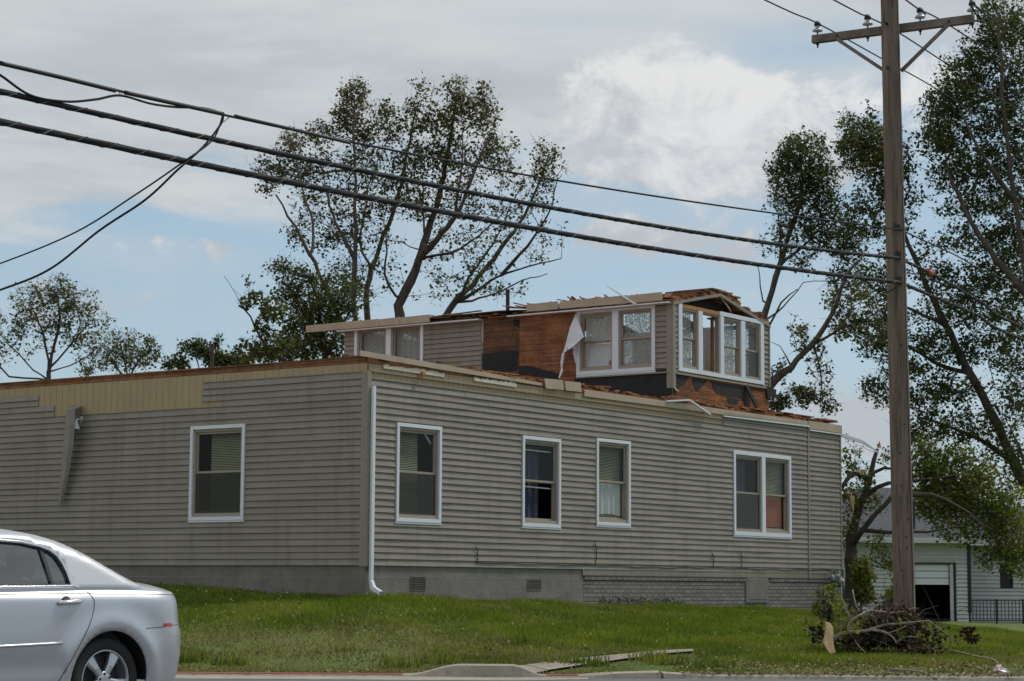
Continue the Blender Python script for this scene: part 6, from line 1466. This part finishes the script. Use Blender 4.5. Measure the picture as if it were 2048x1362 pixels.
# side glass, trim
vg,fg=cdt(dense(dlo),[],[],.09)
for side in (-1,1):
    b=MB(); b.add([(q[0],side*(ghy(q[0],q[1])-.018),q[1]) for q in vg],fg); b.build('side_glass',M['carglass'],car,smooth=True,fix=False)
    def gp3(s,z,o_=0): return (s,side*(ghy(s,z)+o_),z)
    ringp=[gp3(s,z,.004) for s,z in dense(dlo,.05)]; b=MB(); b.tube(ringp+[ringp[0]],.013,6,False); b.build('window_trim',M['chrome'],car,smooth=True)
    ring2=[gp3(s*1.0+(.017 if s>-.6 else 0),z,-.004) for s,z in dense(dlo,.05)]
    b=MB(); 
    inn=[( -1.2+(s+1.2)*.985, 1.19+(z-1.19)*.95) for s,z in dense(dlo,.05)]; b.tube([gp3(s,z,-.008) for s,z in inn]+[gp3(*inn[0],-.008)],.012,6,False); b.build('window_seal',M['black'],car,smooth=True)
    b=MB()
    for (a,c,wd2) in (((-.50,1.03),(-.545,1.33),.03),((-1.17,1.02),(-1.20,1.365),.10)):
        pts=[(a[0]+(c[0]-a[0])*t,a[1]+(c[1]-a[1])*t) for t in np.linspace(0,1,8)]
        vs=[]
        for s,z in pts: vs+=[gp3(s-wd2/2,z,-.002),gp3(s+wd2/2,z,-.002)]
        b.add(vs,[(2*i,2*i+1,2*i+3,2*i+2) for i in range(7)])
    b.build('pillar_cover',M['black'],car,fix=False)
    def bo(s,z,o_=.001): x,y,zz=bodyp(s,z,side); return (x,y+side*o_,zz)
    # wedge of bright trim behind the glass
    b=MB(); b.add([gp3(-.33,1.035,.01),gp3(-.26,1.025,.008),gp3(-.355,1.18,.008),gp3(-.355,1.16,.01)],[(0,1,2,3)]); b.build('window_trim',M['chrome'],car,fix=False)
    # shut lines as thin dark beads sunk in the skin
    for nm,pts,rad in (('door_gap',[(-.22,1.0),(-.19,.96),(-.175,.92),(-.18,.87),(-.20,.81),(-.24,.74),(-.29,.66),(-.35,.56),(-.42,.45),(-.49,.33),(-.52,.22)],.0035),('door_gap',[(-1.22,.985),(-1.2,.8),(-1.2,.4),(-1.22,.22)],.0035),('door_gap',[(-2.25,.95),(-2.3,.7),(-2.28,.3)],.0035),('bumper_gap',[(.33,.715),(.45,.722),(.60,.735),(.80,.74)],.003),('deck_gap',[(-.15,.978),(.1,.978),(.3,.978),(.45,.976),(.60,.974),(.8,.97)],.0025),('belt_gap',[(-2.2,.957),(-1.2,.972),(-.17,.985)],.003)):
        q=[]
        for (p,c) in zip(pts[:-1],pts[1:]):
            for k in range(6): t=k/6; q.append(bo(p[0]+(c[0]-p[0])*t,p[1]+(c[1]-p[1])*t,.0))
        q.append(bo(*pts[-1],.0)); b=MB(); b.tube(q,rad,5); b.build(nm,M['seam'],car,smooth=True)
    # rub strip
    b=MB(); q=[bo(s,.593+.025*(s+2.2)/1.7,.004) for s in np.linspace(-2.15,-1.26,10)]; b.tube(q,.012,6); q=[bo(s,.600+.018*(s+1.16)/.7,.004) for s in np.linspace(-1.16,-.48,10)]; b.tube(q,.012,6); b.build('rub_strip',M['paint'],car,smooth=True)
    # handles
    for s0 in (-.53,-1.55):
        b=MB(); q=[bo(s0+t*.225,.918-.004*math.cos(t*3),.012+.020*math.sin(math.pi*t)) for t in np.linspace(0,1,9)]; b.tube(q,[.012,.019,.020,.019,.018,.019,.020,.019,.010],10); b.build('door_handle',M['chrome'],car,smooth=True)
        b=MB(); c0=bo(s0+.08,.918,.0); b.lathe([(.045,-.002),(.043,.003),(.0,.004)],c0,16,'Y'); b.build('handle_cup',M['seam'],car,smooth=True)
    # rear side marker
    b=MB(); q=[]
    for k in range(6):
        p=.50+.075*k/5*1.6; q+= [bo(p,.752,.004),bo(p,.727,.004)]
    b.add(q,[(2*i,2*i+1,2*i+3,2*i+2) for i in range(5)]); b.build('side_marker',M['redlens'],car,fix=False)
    # tail lamp round the corner
    b=MB(); q=[]
    ks=np.linspace(S0+.62,S0+.86,8)
    for p in ks: q+=[bo(p,.955,.004),bo(p,.80,.004)]
    b.add(q,[(2*i,2*i+1,2*i+3,2*i+2) for i in range(7)]); b.build('tail_light',M['redlens'],car,fix=False)
    b=MB(); q=[]
    for p in np.linspace(SN-.30,SN-.78,8): q+=[bo(p,.70,.004),bo(p,.58,.004)]
    b.add(q,[(2*i,2*i+1,2*i+3,2*i+2) for i in range(7)]); b.build('headlight',M['headlens'],car,fix=False)
    b=MB(); b.lathe([(0,-.06),(.06,-.05),(.075,0),(.05,.04),(0,.05)],(-2.02,side*.95,1.04),12,'X'); b.build('side_mirror',M['paint'],car,smooth=True)
# underside, wheel wells, cabin
b=MB(); b.box(-3.6,.9,-.74,.74,.19,.24); b.build('underbody',M['black'],car)
for c in (0,-2.85):
    for side in (-1,1):
        b=MB(); n=20; vs=[]
        for i in range(n+1):
            a=math.pi*i/n; 
            for yy in (.52,.855): vs.append((c+(AR+.012)*math.cos(a),side*yy,ZW+(AR+.012)*math.sin(a)))
        f2=[(2*i,2*i+1,2*i+3,2*i+2) for i in range(n)]; b.add(vs,f2); b.add([(c+(AR+.01)*math.cos(math.pi*i/n),side*.52,ZW+(AR+.01)*math.sin(math.pi*i/n)) for i in range(n+1)],[tuple(range(n+1))]); b.build('wheel_well',M['black'],car,fix=False)
        wh_=empty('wheel',(c,side*.80,ZW),0); wh_.parent=car; sgn=side
        yo=lambda t:sgn*t
        b=MB(); b.lathe([(.222,yo(-.20)),(.30,yo(-.205)),(.325,yo(-.18)),(.332,yo(-.10)),(.332,yo(-.06)),(.325,yo(.0)),(.305,yo(.022)),(.26,yo(.026)),(.226,yo(.012)),(.222,yo(-.05))],(0,0,0),48,'Y',False); b.build('tyre',M['tyre'],wh_,smooth=True)
        b=MB(); b.lathe([(.229,yo(.012)),(.229,yo(.018)),(.219,yo(.018)),(.212,yo(.0)),(.205,yo(-.18)),(.19,yo(-.18)),(.195,yo(.0))],(0,0,0),48,'Y',False)
        for k in range(5):
            a=math.tau*k/5+1.05
            d=Vector((math.cos(a),0,math.sin(a))); t_=Vector((-math.sin(a),0,math.cos(a)))
            vs=[]
            for (rr_,hw,dp) in ((.05,.028,.002),(.12,.032,.006),(.215,.052,-.002)):
                for (q,dd) in ((-1,0),(-.55,.012),(.55,.012),(1,0),(1,-.03),(-1,-.03)): pnt=d*rr_+t_*hw*q; vs.append((pnt.x,yo(dp+dd-.004),pnt.z))
            f2=[]
            for i in range(2):
                for j in range(6): A0=i*6+j; B0=i*6+(j+1)%6; f2.append((A0,B0,B0+6,A0+6))
            b.add(vs,f2)
        b.lathe([(.068,yo(-.02)),(.066,yo(.006)),(.05,yo(.012)),(.03,yo(.014)),(.0,yo(.014))],(0,0,0),24,'Y')
        b.build('rim',M['alloy'],wh_,smooth=False,bevel=.003)
        b=MB(); b.lathe([(.19,yo(-.085)),(.19,yo(-.075)),(.0,yo(-.075))],(0,0,0),32,'Y'); b.build('brake_disc',M['seam'],wh_)
        b=MB()
        for k in range(5): a=math.tau*k/5+1.05+.63; b.lathe([(.010,yo(.008)),(.010,yo(.016)),(0,yo(.017))],(.047*math.cos(a),0,.047*math.sin(a)),8,'Y')
        b.build('wheel_nuts',M['black'],wh_)
for (x,y) in ((-.55,-.42),(-.55,.42),(-1.55,-.38),(-1.55,.38)):
    b=MB(); b.box(x-.12,x+.12,y-.25,y+.25,.45,1.08); so_=b.build('seat',M['seat'],car,bevel=.05)
    b=MB(); b.box(x-.02,x+.08,y-.13,y+.13,1.10,1.26); b.build('headrest',M['seat'],so_,bevel=.035)
b=MB(); b.box(-2.2,.35,-.7,.7,.24,.5); b.build('cabin_floor',M['seat'],car); b=MB(); b.box(-.4,.4,-.68,.68,.5,1.0); b.build('parcel_shelf',M['seat'],car)
b=MB(); b.box(-2.35,-1.95,-.68,.68,.7,.98); b.build('dashboard',M['seat'],car,bevel=.04)
#CAREND
for o in list(bpy.data.objects):
    if o.type=='MESH' and o.data and len(o.data.vertices)==0: bpy.data.objects.remove(o)
